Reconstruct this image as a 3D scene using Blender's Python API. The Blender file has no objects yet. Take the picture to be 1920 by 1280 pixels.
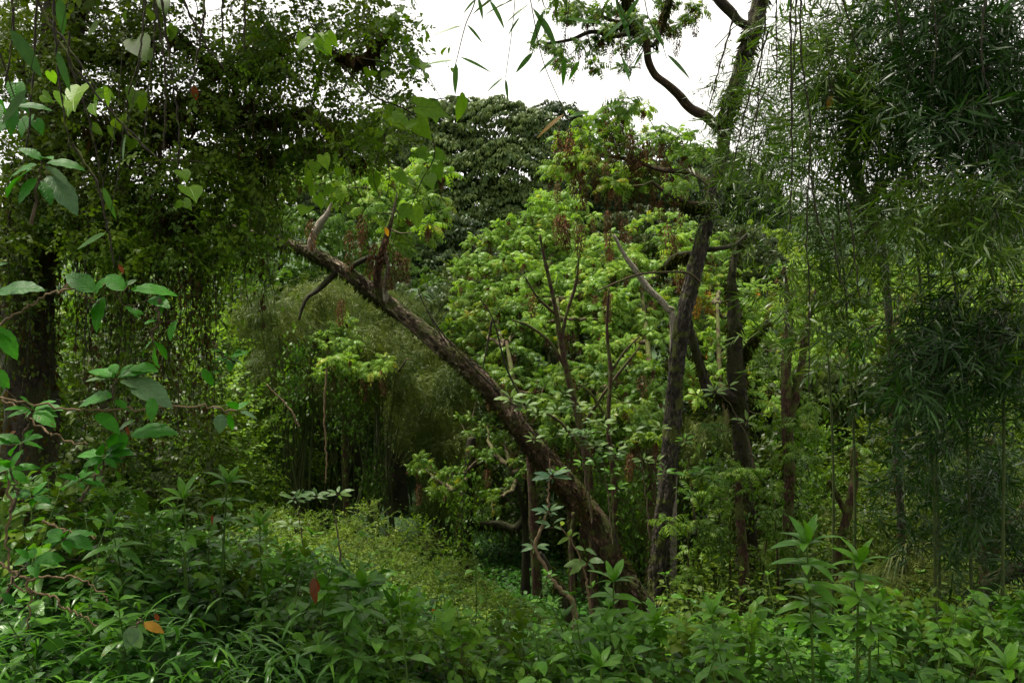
import bpy, math, random
import numpy as np
from mathutils import Matrix
random.seed(11)
RG = np.random.default_rng(11)
SC = bpy.context.scene
COL = SC.collection

# ------------------------------------------------------------------ camera, sky, sun, exposure
CAMZ = 1.65                      # eye height above the path
FPX = 960 / math.tan(math.radians(30))
cam_d = bpy.data.cameras.new('camera'); cam = bpy.data.objects.new('camera', cam_d); COL.objects.link(cam)
cam.location = (0, 0, CAMZ); cam.rotation_euler = (math.radians(90), 0, 0)
cam_d.sensor_width = 36; cam_d.lens = 18 / math.tan(math.radians(30)); cam_d.clip_start = 0.05; cam_d.clip_end = 2000
SC.camera = cam

world = bpy.data.worlds.new('World'); SC.world = world; world.use_nodes = True
nt = world.node_tree; nt.nodes.clear()
sky = nt.nodes.new('ShaderNodeTexSky'); sky.sky_type = 'NISHITA'; sky.sun_disc = False
sky.sun_elevation = math.radians(68); sky.sun_rotation = math.radians(-68)
cov = nt.nodes.new('ShaderNodeMixRGB'); cov.inputs[0].default_value = 0.85       # overcast: a white cloud deck over the blue
cov.inputs[2].default_value = (7.6, 7.2, 6.4, 1)
bg = nt.nodes.new('ShaderNodeBackground'); bg.inputs[1].default_value = 0.085
wo = nt.nodes.new('ShaderNodeOutputWorld')
nt.links.new(sky.outputs[0], cov.inputs[1]); nt.links.new(cov.outputs[0], bg.inputs[0]); nt.links.new(bg.outputs[0], wo.inputs[0])

sun_d = bpy.data.lights.new('sun', 'SUN'); sun = bpy.data.objects.new('sun', sun_d); COL.objects.link(sun)
sun_d.energy = 3.6; sun_d.angle = math.radians(10); sun_d.color = (1, 0.94, 0.80)
# high, from the left and a little behind the glade
sun.rotation_euler = (math.radians(-8), math.radians(-20), 0)

SC.view_settings.view_transform = 'Standard'; SC.view_settings.look = 'None'
SC.view_settings.gamma = 1; SC.view_settings.use_curve_mapping = False
SC.view_settings.exposure = 1.5
SC.render.engine = 'CYCLES'
cy = SC.cycles
cy.max_bounces = 7; cy.diffuse_bounces = 4; cy.glossy_bounces = 2; cy.transmission_bounces = 4; cy.transparent_max_bounces = 4
cy.caustics_reflective = False; cy.caustics_refractive = False
cy.use_denoising = True; cy.use_adaptive_sampling = True; cy.adaptive_threshold = 0.02
SC.render.use_persistent_data = False

# ------------------------------------------------------------------ helpers
def at(px, py, Y):
    """point at depth Y that stands in the direction of pixel px,py of the 1920x1280 frame"""
    return np.array([(px - 960) / FPX * Y, Y, CAMZ + (640 - py) / FPX * Y])
def nz(a):
    a = np.asarray(a, float)
    return a / np.maximum(np.linalg.norm(a, axis=-1, keepdims=True), 1e-9)
def frames(d, n=(0, 0, 1)):
    """rotation matrices (k,3,3): column y along d, column z close to n"""
    d = nz(np.atleast_2d(d)); n = np.broadcast_to(np.asarray(n, float), d.shape)
    x = np.cross(d, n); l = np.linalg.norm(x, axis=1)
    bad = l < 1e-3
    if bad.any():
        x[bad] = np.cross(d[bad], np.array([0.3, 1, 0.2]))
    x = nz(x); z = np.cross(x, d)
    return np.stack([x, d, z], axis=-1)
def dirs(az, el):
    az = np.asarray(az, float); el = np.asarray(el, float)
    return np.stack([np.cos(el) * np.cos(az), np.cos(el) * np.sin(az), np.sin(el)], axis=-1)
def smooth(a, b, x):
    t = np.clip((np.asarray(x, float) - a) / (b - a), 0, 1)
    return t * t * (3 - 2 * t)
def _h(i, j, k):
    n = (i.astype(np.int64) * 374761393 + j.astype(np.int64) * 668265263 + k.astype(np.int64) * 2147483647) & 0x7fffffff
    n = ((n ^ (n >> 13)) * 1274126177) & 0x7fffffff
    return ((n ^ (n >> 16)) & 0xffff) / 65535.0
def noise3(p):
    p = np.asarray(p, float); f = np.floor(p); q = p - f; q = q * q * (3 - 2 * q)
    i, j, k = f[..., 0], f[..., 1], f[..., 2]; r = 0
    for a in (0, 1):
        for b in (0, 1):
            for c in (0, 1):
                w = (q[..., 0] if a else 1 - q[..., 0]) * (q[..., 1] if b else 1 - q[..., 1]) * (q[..., 2] if c else 1 - q[..., 2])
                r = r + w * _h(i + a, j + b, k + c)
    return r
def spline(pts, n):
    """Catmull-Rom through pts, n samples"""
    P = np.asarray(pts, float)
    if len(P) == 2: P = np.array([P[0], (P[0] + P[1]) / 2, P[1]])
    seg = np.linalg.norm(np.diff(P[:, :3], axis=0), axis=1); s = np.concatenate([[0], np.cumsum(seg)])
    Q = np.vstack([2 * P[0] - P[1], P, 2 * P[-1] - P[-2]])
    t = np.linspace(0, s[-1], n); i = np.clip(np.searchsorted(s, t, side='right') - 1, 0, len(seg) - 1)
    u = ((t - s[i]) / np.maximum(seg[i], 1e-9))[:, None]
    a, b, c, d = Q[i], Q[i + 1], Q[i + 2], Q[i + 3]
    return 0.5 * (2 * b + (c - a) * u + (2 * a - 5 * b + 4 * c - d) * u ** 2 + (3 * b - a - 3 * c + d) * u ** 3)

class MB:
    """collects triangles; rnd is a number per leaf or stem that picks its own shade"""
    def __init__(s): s.V = []; s.T = []; s.U = []; s.R = []; s.M = []; s.n = 0
    def add(s, V, T, U=None, rnd=None, mi=0):
        V = np.asarray(V, float); T = np.asarray(T, int)
        s.V.append(V); s.T.append(T + s.n); s.U.append(np.zeros((len(V), 2)) if U is None else np.asarray(U, float))
        s.R.append(np.full(len(V), RG.random()) if rnd is None else np.broadcast_to(rnd, (len(V),)))
        s.M.append(np.broadcast_to(mi, (len(T),))); s.n += len(V)
    def stamp(s, tpl, pos, R, sc=1.0, rnd=None, mi=None):
        V, T, U, RR, MM = tpl; pos = np.atleast_2d(pos); k = len(pos)
        if k == 0: return
        if R.ndim == 2: R = np.broadcast_to(R, (k, 3, 3))
        sc = np.broadcast_to(np.asarray(sc, float).reshape(-1, 1, 1) if np.ndim(sc) == 1 else sc, (k, 1, 1)) if np.ndim(sc) <= 1 else sc
        W = np.einsum('kij,nj->kni', R, V) * sc + pos[:, None, :]
        TT = T[None] + (np.arange(k) * len(V))[:, None, None]
        if rnd is None: rnd = RG.random(k)
        rr = (RR[None] * 0.35 + np.asarray(rnd)[:, None] * 0.65)
        s.V.append(W.reshape(-1, 3)); s.T.append(TT.reshape(-1, 3) + s.n)
        s.U.append(np.tile(U, (k, 1))); s.R.append(rr.reshape(-1))
        s.M.append(np.tile(MM, k) if mi is None else np.full(len(T) * k, mi)); s.n += k * len(V)
    def tube(s, path, rad, sides=6, bump=None, rnd=None, mi=0, cap=True):
        P = np.asarray(path, float); n = len(P); rad = np.broadcast_to(np.asarray(rad, float), (n,))
        t = nz(np.gradient(P, axis=0)); ref = np.array([0, 0, 1.0]) if abs(t[0][2]) < 0.9 else np.array([1.0, 0, 0])
        N = np.empty((n, 3)); v = nz(np.cross(t[0], ref))
        for i in range(n):
            v = nz(v - t[i] * np.dot(v, t[i])); N[i] = v
        B = np.cross(t, N)
        a = np.linspace(0, 2 * np.pi, sides, endpoint=False)
        ln = np.concatenate([[0], np.cumsum(np.linalg.norm(np.diff(P, axis=0), axis=1))])
        rr = rad[:, None] * np.ones((1, sides))
        if bump is not None: rr = rr * bump(a[None, :] * np.ones((n, 1)), ln[:, None] * np.ones((1, sides)))
        V = P[:, None] + rr[..., None] * (np.cos(a)[None, :, None] * N[:, None] + np.sin(a)[None, :, None] * B[:, None])
        U = np.stack(np.broadcast_arrays(a[None] / (2 * np.pi), ln[:, None]), -1).reshape(-1, 2)
        i = np.arange(n - 1)[:, None] * sides; j = np.arange(sides)[None]; j2 = (j + 1) % sides
        A, Bq, C, D = (i + j).ravel(), (i + j2).ravel(), (i + sides + j2).ravel(), (i + sides + j).ravel()
        T = np.concatenate([np.stack([A, Bq, C], 1), np.stack([A, C, D], 1)])
        V = V.reshape(-1, 3)
        if cap:
            V = np.vstack([V, P[-1:] + t[-1] * rad[-1] * 0.3]); U = np.vstack([U, [[0, ln[-1]]]]); k = n * sides; e = (n - 1) * sides
            T = np.vstack([T, np.stack([e + np.arange(sides), e + (np.arange(sides) + 1) % sides, np.full(sides, k)], 1)])
        s.add(V, T, U, rnd, mi)
    def tpl(s):
        return (np.concatenate(s.V), np.concatenate(s.T), np.concatenate(s.U), np.concatenate(s.R), np.concatenate(s.M))
    def mesh(s, name, mats, origin=(0, 0, 0), smooth=True):
        me = bpy.data.meshes.new(name)
        if s.n:
            V, T, U, R, M = s.tpl(); V = V - np.asarray(origin)
            me.vertices.add(len(V)); me.vertices.foreach_set('co', V.astype(np.float32).ravel())
            me.loops.add(len(T) * 3); me.loops.foreach_set('vertex_index', T.astype(np.int32).ravel())
            me.polygons.add(len(T)); me.polygons.foreach_set('loop_start', (np.arange(len(T)) * 3).astype(np.int32))
            me.polygons.foreach_set('loop_total', np.full(len(T), 3, np.int32))
            me.polygons.foreach_set('material_index', M.astype(np.int32))
            me.polygons.foreach_set('use_smooth', np.full(len(T), smooth))
            uv = me.uv_layers.new(name='uv'); uv.data.foreach_set('uv', U[T.ravel()].astype(np.float32).ravel())
            at_ = me.attributes.new('rnd', 'FLOAT', 'POINT'); at_.data.foreach_set('value', R.astype(np.float32))
            me.update(calc_edges=True)
        for m in (mats if isinstance(mats, (list, tuple)) else [mats]): me.materials.append(m)
        return me

KIDS = {}
def link(o, parent=None):
    COL.objects.link(o)
    if parent is not None:
        o.parent = parent; KIDS.setdefault(parent.name, []).append(o)
    return o
def props(o, label=None, cat=None, group=None, kind=None):
    if label: o['label'] = label
    if cat: o['category'] = cat
    if group: o['group'] = group
    if kind: o['kind'] = kind
    return o
def thing(name, label, cat, loc=(0, 0, 0), rz=0.0, group=None):
    o = bpy.data.objects.new(name, None); o.empty_display_size = 0.1
    o.location = tuple(float(v) for v in loc); o.rotation_euler = (0, 0, rz)
    link(o); return props(o, label, cat, group)
def part(name, me, parent, R=None, loc=None, sc=1.0, kind=None, label=None):
    """me: a mesh in the parent's own frame (or with its own transform R, loc, sc)"""
    o = bpy.data.objects.new(name, me)
    if R is not None or loc is not None:
        m = np.eye(4); m[:3, :3] = (np.eye(3) if R is None else R) * sc
        if loc is not None: m[:3, 3] = loc
        o.matrix_basis = Matrix(m.tolist())
    link(o, parent)
    return props(o, label, None, None, kind)
def dup(root, loc, rz, sc=1.0, label=None, group=None, tilt=(0, 0)):
    r = root.copy(); COL.objects.link(r)
    r.location = tuple(float(v) for v in loc); r.rotation_euler = (tilt[0], tilt[1], rz); r.scale = (sc, sc, sc)
    if label: r['label'] = label
    if group: r['group'] = group
    for ch in list(KIDS.get(root.name, ())):
        c = ch.copy(); link(c, r)
        for g in list(KIDS.get(ch.name, ())):
            d = g.copy(); link(d, c)
    return r

# ------------------------------------------------------------------ materials
def new_mat(name):
    m = bpy.data.materials.new(name); m.use_nodes = True; m.node_tree.nodes.clear()
    return m, m.node_tree
def ramp(t, stops, fac):
    r = t.nodes.new('ShaderNodeValToRGB'); e = r.color_ramp.elements
    while len(e) < len(stops): e.new(0.5)
    for q, (p, c) in zip(e, stops): q.position = p; q.color = (*c, 1)
    t.links.new(fac, r.inputs[0]); return r.outputs[0]
def math_(t, op, a, b=None, clamp=False):
    n = t.nodes.new('ShaderNodeMath'); n.operation = op; n.use_clamp = clamp
    for i, v in enumerate((a, b)):
        if v is None: continue
        if isinstance(v, (int, float)): n.inputs[i].default_value = v
        else: t.links.new(v, n.inputs[i])
    return n.outputs[0]
def mixc(t, f, a, b, typ='MIX'):
    n = t.nodes.new('ShaderNodeMixRGB'); n.blend_type = typ
    for i, v in ((0, f), (1, a), (2, b)):
        if isinstance(v, (int, float)): n.inputs[i].default_value = v
        elif isinstance(v, tuple): n.inputs[i].default_value = (*v, 1)
        else: t.links.new(v, n.inputs[i])
    return n.outputs[0]
def noise_(t, scale, detail=2, vec=None, rough=0.5):
    n = t.nodes.new('ShaderNodeTexNoise'); n.inputs['Scale'].default_value = scale; n.inputs['Detail'].default_value = detail
    n.inputs['Roughness'].default_value = rough
    if vec is not None: t.links.new(vec, n.inputs['Vector'])
    return n.outputs['Fac']
LV = {}
def leaf_mat(name, stops, rough=0.45, spec=0.4, trans=0.35, tint=(1.25, 1.3, 0.55), vein=0, spots=0.0, clump=3.0):
    m, t = new_mat(name); spec *= 0.42
    if name not in ('silver', 'pale', 'dry', 'dry_gold', 'orange', 'bamboo_yellow', 'moss_brown'): stops = [(q, (c[0] * 0.92, c[1] * 1.02, c[2] * 0.55)) for q, c in stops]
    a = t.nodes.new('ShaderNodeAttribute'); a.attribute_name = 'rnd'
    oi = t.nodes.new('ShaderNodeObjectInfo'); geo = t.nodes.new('ShaderNodeNewGeometry')
    fac = math_(t, 'ADD', math_(t, 'MULTIPLY', a.outputs['Fac'], 0.7), math_(t, 'MULTIPLY', oi.outputs['Random'], 0.3))
    col = ramp(t, stops, fac)
    big = noise_(t, clump, 2, geo.outputs['Position'])
    col = mixc(t, 1.0, col, ramp(t, [(0.3, (0.55, 0.66, 0.7)), (0.7, (1.4, 1.25, 1.1))], big), 'MULTIPLY')
    fine = noise_(t, 55, 3, geo.outputs['Position'])
    col = mixc(t, 1.0, col, ramp(t, [(0.3, (0.82, 0.84, 0.8)), (0.7, (1.15, 1.14, 1.1))], fine), 'MULTIPLY')
    nrm = None
    if vein:
        tc = t.nodes.new('ShaderNodeTexCoord'); sp = t.nodes.new('ShaderNodeSeparateXYZ'); t.links.new(tc.outputs['UV'], sp.inputs[0])
        u = math_(t, 'ABSOLUTE', math_(t, 'SUBTRACT', sp.outputs[0], 0.5))
        ph = math_(t, 'SUBTRACT', math_(t, 'MULTIPLY', sp.outputs[1], vein), math_(t, 'MULTIPLY', u, vein * 0.55))
        w = math_(t, 'SINE', math_(t, 'MULTIPLY', ph, 2 * math.pi))
        side = math_(t, 'POWER', math_(t, 'ADD', math_(t, 'MULTIPLY', w, 0.5), 0.5), 10)
        mid = math_(t, 'SUBTRACT', 1, math_(t, 'MULTIPLY', u, 38), True)
        vv = math_(t, 'MAXIMUM', mid, math_(t, 'MULTIPLY', side, 0.45))
        col = mixc(t, math_(t, 'MULTIPLY', vv, 0.5), col, mixc(t, 1.0, col, (1.9, 1.7, 1.5), 'MULTIPLY'))
        bmp = t.nodes.new('ShaderNodeBump'); bmp.inputs['Strength'].default_value = 0.6; bmp.inputs['Distance'].default_value = 0.002
        t.links.new(math_(t, 'SUBTRACT', 1, vv), bmp.inputs['Height']); nrm = bmp.outputs[0]
    if spots:
        s = noise_(t, 38, 3, geo.outputs['Position'], 0.6)
        k = math_(t, 'GREATER_THAN', s, 0.72 - spots * 0.1)
        col = mixc(t, math_(t, 'MULTIPLY', k, 0.75), col, (0.13, 0.07, 0.02))
    p = t.nodes.new('ShaderNodeBsdfPrincipled'); p.inputs['Roughness'].default_value = rough; p.inputs['Specular IOR Level'].default_value = spec
    t.links.new(col, p.inputs['Base Color'])
    tr = t.nodes.new('ShaderNodeBsdfTranslucent'); t.links.new(mixc(t, 1.0, col, tint, 'MULTIPLY'), tr.inputs[0])
    if nrm is not None: t.links.new(nrm, p.inputs['Normal'])
    mx = t.nodes.new('ShaderNodeMixShader'); mx.inputs[0].default_value = trans
    t.links.new(p.outputs[0], mx.inputs[1]); t.links.new(tr.outputs[0], mx.inputs[2])
    o = t.nodes.new('ShaderNodeOutputMaterial'); t.links.new(mx.outputs[0], o.inputs[0])
    LV[name] = m; return m
def bark_mat(name, dark, mid, pale, moss=0.5, mosscol=(0.055, 0.065, 0.012), scale=1.0, lichen=0.0, bump=0.8, dark_base=0.0):
    m, t = new_mat(name)
    tc = t.nodes.new('ShaderNodeTexCoord'); geo = t.nodes.new('ShaderNodeNewGeometry')
    mp = t.nodes.new('ShaderNodeMapping'); t.links.new(tc.outputs['UV'], mp.inputs[0]); mp.inputs['Scale'].default_value = (9 * scale, 7 * scale, 1)
    n1 = noise_(t, 1.6, 6, mp.outputs[0], 0.65); n2 = noise_(t, 6 * scale, 4, geo.outputs['Position'], 0.6)
    vo = t.nodes.new('ShaderNodeTexVoronoi'); vo.feature = 'DISTANCE_TO_EDGE'; vo.inputs['Scale'].default_value = 1.5
    wv = t.nodes.new('ShaderNodeVectorMath'); wv.operation = 'ADD'; t.links.new(mp.outputs[0], wv.inputs[0])
    nn = t.nodes.new('ShaderNodeTexNoise'); nn.inputs['Scale'].default_value = 2.0; t.links.new(mp.outputs[0], nn.inputs['Vector']); t.links.new(nn.outputs['Color'], wv.inputs[1])
    t.links.new(wv.outputs[0], vo.inputs['Vector'])
    crack = ramp(t, [(0.0, (0.25, 0.25, 0.25)), (0.22, (1, 1, 1))], vo.outputs['Distance'])
    col = ramp(t, [(0.32, dark), (0.53, mid), (0.68, pale)], n1)
    col = mixc(t, 0.8, col, crack, 'MULTIPLY')
    if dark_base:      # darker, browner bark on the lowest metres of the trunk
        sv = t.nodes.new('ShaderNodeSeparateXYZ'); t.links.new(tc.outputs['UV'], sv.inputs[0])
        q = math_(t, 'ADD', math_(t, 'DIVIDE', sv.outputs[1], dark_base), math_(t, 'MULTIPLY', n2, 0.9))
        col = mixc(t, ramp(t, [(0.0, (0, 0, 0)), (0.55, (0, 0, 0)), (1.0, (1, 1, 1))], math_(t, 'MULTIPLY', q, 0.62)), mixc(t, 1.0, col, (0.30, 0.22, 0.16), 'MULTIPLY'), col)
    if lichen:
        k = ramp(t, [(0.62 - lichen * 0.1, (0, 0, 0)), (0.67 - lichen * 0.1, (1, 1, 1))], noise_(t, 30 * scale, 3, geo.outputs['Position'], 0.6))
        col = mixc(t, k, col, (0.34, 0.35, 0.31))
    if moss:
        sz = t.nodes.new('ShaderNodeSeparateXYZ'); t.links.new(geo.outputs['Normal'], sz.inputs[0])
        f = math_(t, 'ADD', math_(t, 'MULTIPLY', sz.outputs[2], 0.12), n2)
        k = ramp(t, [(0.62 - moss * 0.2, (0, 0, 0)), (0.7 - moss * 0.2, (1, 1, 1))], f)
        mc = mixc(t, noise_(t, 50, 2, geo.outputs['Position']), tuple(c * 0.5 for c in mosscol), tuple(c * 1.6 for c in mosscol))
        col = mixc(t, k, col, mc)
    b = t.nodes.new('ShaderNodeBump'); b.inputs['Strength'].default_value = bump; b.inputs['Distance'].default_value = 0.02
    hh = math_(t, 'ADD', n1, math_(t, 'MULTIPLY', noise_(t, 70, 3, geo.outputs['Position']), 0.35))
    t.links.new(math_(t, 'ADD', hh, math_(t, 'MULTIPLY', vo.outputs['Distance'], 0.6)), b.inputs['Height'])
    p = t.nodes.new('ShaderNodeBsdfPrincipled'); p.inputs['Roughness'].default_value = 0.85; p.inputs['Specular IOR Level'].default_value = 0.25
    t.links.new(col, p.inputs['Base Color']); t.links.new(b.outputs[0], p.inputs['Normal'])
    o = t.nodes.new('ShaderNodeOutputMaterial'); t.links.new(p.outputs[0], o.inputs[0])
    LV[name] = m; return m

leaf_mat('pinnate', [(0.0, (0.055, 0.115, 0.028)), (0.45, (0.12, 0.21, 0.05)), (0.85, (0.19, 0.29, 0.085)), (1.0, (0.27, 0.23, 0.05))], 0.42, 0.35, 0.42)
leaf_mat('pinnate_shade', [(0.0, (0.028, 0.07, 0.013)), (0.5, (0.060, 0.118, 0.022)), (0.9, (0.11, 0.17, 0.03)), (1.0, (0.20, 0.16, 0.02))], 0.42, 0.35, 0.38)  # darkened copy of the pinnate leaf, shade put into its colour
leaf_mat('yellowing', [(0.0, (0.09, 0.16, 0.02)), (0.45, (0.16, 0.22, 0.03)), (0.8, (0.24, 0.24, 0.035)), (1.0, (0.32, 0.18, 0.02))], 0.5, 0.3, 0.45)
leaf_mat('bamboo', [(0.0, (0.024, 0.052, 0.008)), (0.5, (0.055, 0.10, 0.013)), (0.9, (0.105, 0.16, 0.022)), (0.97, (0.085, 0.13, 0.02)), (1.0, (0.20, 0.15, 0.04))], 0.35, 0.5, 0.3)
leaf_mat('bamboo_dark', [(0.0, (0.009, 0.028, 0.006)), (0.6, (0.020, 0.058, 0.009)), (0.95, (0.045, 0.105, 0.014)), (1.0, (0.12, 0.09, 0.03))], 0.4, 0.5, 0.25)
leaf_mat('bamboo_near', [(0.0, (0.030, 0.085, 0.015)), (0.6, (0.05, 0.13, 0.02)), (1.0, (0.09, 0.20, 0.025))], 0.35, 0.5, 0.4, vein=0)
leaf_mat('bamboo_yellow', [(0.0, (0.20, 0.10, 0.012)), (1.0, (0.28, 0.16, 0.02))], 0.5, 0.3, 0.4)
leaf_mat('herb', [(0.0, (0.022, 0.075, 0.014)), (0.5, (0.062, 0.155, 0.024)), (0.85, (0.12, 0.22, 0.04)), (1.0, (0.20, 0.26, 0.05))], 0.38, 0.5, 0.33, vein=9, spots=0.4)
leaf_mat('herb_bright', [(0.0, (0.05, 0.14, 0.018)), (0.6, (0.10, 0.23, 0.03)), (1.0, (0.16, 0.31, 0.055))], 0.32, 0.55, 0.35, vein=8)
leaf_mat('big_leaf', [(0.0, (0.016, 0.08, 0.012)), (0.5, (0.035, 0.16, 0.016)), (1.0, (0.085, 0.22, 0.03))], 0.5, 0.4, 0.35, vein=8, spots=0.3)
leaf_mat('grass', [(0.0, (0.025, 0.085, 0.012)), (0.55, (0.05, 0.14, 0.018)), (0.95, (0.11, 0.22, 0.035)), (1.0, (0.22, 0.2, 0.04))], 0.3, 0.6, 0.3)
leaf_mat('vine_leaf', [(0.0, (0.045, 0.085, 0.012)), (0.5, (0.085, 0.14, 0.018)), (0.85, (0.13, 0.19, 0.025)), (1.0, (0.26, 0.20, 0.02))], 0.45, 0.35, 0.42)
leaf_mat('vine_shade', [(0.0, (0.022, 0.036, 0.008)), (0.35, (0.045, 0.068, 0.012)), (0.6, (0.07, 0.105, 0.018)), (0.85, (0.12, 0.16, 0.03)), (1.0, (0.14, 0.075, 0.025))], 0.5, 0.3, 0.35)  # darker version of vine_leaf with shade put into the colour
leaf_mat('heart', [(0.0, (0.10, 0.20, 0.02)), (0.6, (0.16, 0.27, 0.03)), (0.92, (0.24, 0.32, 0.05)), (1.0, (0.34, 0.26, 0.03))], 0.42, 0.35, 0.5, vein=5)  # bright yellow-green that puts backlight into the leaf colour
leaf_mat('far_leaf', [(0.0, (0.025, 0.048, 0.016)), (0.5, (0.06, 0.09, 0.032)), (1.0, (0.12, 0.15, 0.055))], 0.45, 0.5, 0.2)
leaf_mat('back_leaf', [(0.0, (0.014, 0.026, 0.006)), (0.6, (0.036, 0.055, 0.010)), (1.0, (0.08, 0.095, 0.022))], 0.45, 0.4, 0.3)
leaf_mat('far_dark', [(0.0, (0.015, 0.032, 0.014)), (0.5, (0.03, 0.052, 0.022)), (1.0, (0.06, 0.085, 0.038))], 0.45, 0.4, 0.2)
leaf_mat('feather', [(0.0, (0.045, 0.065, 0.022)), (0.5, (0.09, 0.115, 0.042)), (1.0, (0.16, 0.18, 0.08))], 0.5, 0.3, 0.3, clump=1.2)
leaf_mat('cover', [(0.0, (0.014, 0.05, 0.010)), (0.5, (0.030, 0.095, 0.014)), (1.0, (0.065, 0.15, 0.02))], 0.5, 0.3, 0.25)
leaf_mat('bank_leaf', [(0.0, (0.06, 0.10, 0.02)), (0.55, (0.11, 0.16, 0.035)), (0.85, (0.17, 0.20, 0.06)), (1.0, (0.22, 0.11, 0.04))], 0.45, 0.35, 0.35)
leaf_mat('dry', [(0.0, (0.035, 0.018, 0.011)), (0.5, (0.085, 0.046, 0.026)), (1.0, (0.15, 0.095, 0.05))], 0.8, 0.15, 0.22, tint=(1.1, 0.85, 0.6))
leaf_mat('dry_gold', [(0.0, (0.18, 0.08, 0.015)), (0.5, (0.30, 0.16, 0.025)), (1.0, (0.34, 0.24, 0.05))], 0.7, 0.2, 0.4, tint=(1.2, 1.0, 0.5))
leaf_mat('orange', [(0.0, (0.11, 0.035, 0.014)), (1.0, (0.16, 0.06, 0.02))], 0.55, 0.3, 0.35, tint=(1.3, 0.7, 0.4), vein=7)
leaf_mat('silver', [(0.0, (0.055, 0.12, 0.055)), (1.0, (0.10, 0.17, 0.085))], 0.5, 0.4, 0.25, vein=8)
leaf_mat('pale', [(0.0, (0.06, 0.13, 0.03)), (1.0, (0.14, 0.20, 0.07))], 0.4, 0.4, 0.35, vein=7)
leaf_mat('moss', [(0.0, (0.015, 0.015, 0.006)), (0.6, (0.032, 0.038, 0.009)), (1.0, (0.065, 0.065, 0.015))], 0.9, 0.1, 0.3)
leaf_mat('moss_brown', [(0.0, (0.025, 0.016, 0.009)), (0.6, (0.05, 0.034, 0.014)), (1.0, (0.08, 0.07, 0.02))], 0.9, 0.1, 0.3)
leaf_mat('stem_green', [(0.0, (0.035, 0.07, 0.015)), (1.0, (0.07, 0.12, 0.025))], 0.5, 0.4, 0.1)
bark_mat('bark_lean', (0.03, 0.02, 0.013), (0.17, 0.125, 0.085), (0.55, 0.47, 0.36), moss=0.45, mosscol=(0.04, 0.045, 0.008), scale=1.0, bump=1.0, dark_base=4.2)
bark_mat('bark_grey', (0.012, 0.009, 0.007), (0.042, 0.034, 0.025), (0.15, 0.13, 0.10), moss=0.5, lichen=0.0, scale=1.3, bump=1.0)
bark_mat('bark_moss', (0.012, 0.009, 0.006), (0.028, 0.02, 0.013), (0.06, 0.045, 0.03), moss=0.9, mosscol=(0.022, 0.024, 0.006))
bark_mat('bark_red', (0.018, 0.010, 0.007), (0.065, 0.032, 0.020), (0.15, 0.085, 0.05), moss=0.75, scale=1.6)
bark_mat('bark_pale', (0.13, 0.115, 0.09), (0.32, 0.28, 0.22), (0.55, 0.50, 0.42), moss=0.15, scale=2)
bark_mat('twig', (0.05, 0.032, 0.02), (0.10, 0.07, 0.045), (0.20, 0.15, 0.095), moss=0.3, scale=3, bump=0.4)
bark_mat('twig_dark', (0.012, 0.009, 0.006), (0.03, 0.022, 0.014), (0.06, 0.045, 0.03), moss=0.3, scale=3, bump=0.4)
bark_mat('twig_pale', (0.10, 0.065, 0.035), (0.19, 0.13, 0.07), (0.30, 0.22, 0.13), moss=0.0, scale=3, bump=0.4)
bark_mat('culm', (0.03, 0.06, 0.015), (0.06, 0.085, 0.02), (0.11, 0.11, 0.04), moss=0.2, scale=2, bump=0.2)
bark_mat('soil', (0.012, 0.009, 0.006), (0.03, 0.022, 0.014), (0.055, 0.04, 0.025), moss=0.8, mosscol=(0.02, 0.05, 0.012), scale=1, bump=1.0)

# ------------------------------------------------------------------ leaf and spray templates
def leaf(L=1.0, W=0.3, rows=3, fold=0.25, droop=0.5, peak=0.4, serr=0, wave=0.0):
    """folded leaf along +y; rows of left, mid, right"""
    t = np.linspace(0, 1, rows + 2); a = math.log(0.5) / math.log(peak)
    w = W / 2 * np.sin(np.pi * t ** a) ** 0.85
    if serr: w = w * (1 + serr * np.where(np.arange(len(t)) % 2 == 0, -1, 1) * 0.5)
    d = max(droop, 1e-3); y = L * np.sin(d * t) / d; z = -L * (1 - np.cos(d * t)) / d
    V = [[0, 0, 0]]; U = [[0.5, 0]]
    for i in range(1, rows + 1):
        wz = wave * W * math.sin(i * 2.1)
        V += [[-w[i], y[i] - w[i] * 0.1, z[i] + fold * w[i] + wz], [0, y[i], z[i]], [w[i], y[i] - w[i] * 0.1, z[i] + fold * w[i] - wz]]
        k = 0.5 * w[i] / (W / 2); U += [[0.5 - k, t[i]], [0.5, t[i]], [0.5 + k, t[i]]]
    V.append([0, y[-1], z[-1]]); U.append([0.5, 1]); n = len(V) - 1
    T = [[0, 2, 1], [0, 3, 2]]
    for i in range(rows - 1):
        b = 1 + 3 * i; c = b + 3
        T += [[b, b + 1, c + 1], [b, c + 1, c], [b + 1, b + 2, c + 2], [b + 1, c + 2, c + 1]]
    b = 1 + 3 * (rows - 1); T += [[b, b + 1, n], [b + 1, b + 2, n]]
    V = np.array(V, float); return (V, np.array(T), np.array(U), np.zeros(len(V)), np.zeros(len(T), int))
def leaf4(L=1.0, W=0.1, droop=0.4):
    t = np.array([0, 0.3, 0.68, 1.0]); w = W / 2 * np.array([0, 1, 0.8, 0]); d = max(droop, 1e-3)
    y = L * np.sin(d * t) / d; z = -L * (1 - np.cos(d * t)) / d
    V = np.array([[0, 0, 0], [-w[1], y[1], z[1]], [w[1], y[1], z[1]], [-w[2], y[2], z[2]], [w[2], y[2], z[2]], [0, y[3], z[3]]])
    T = np.array([[0, 2, 1], [1, 2, 4], [1, 4, 3], [3, 4, 5]]); U = np.array([[.5, 0], [0, .3], [1, .3], [0, .7], [1, .7], [.5, 1]])
    return (V, T, U, np.zeros(6), np.zeros(4, int))
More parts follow.
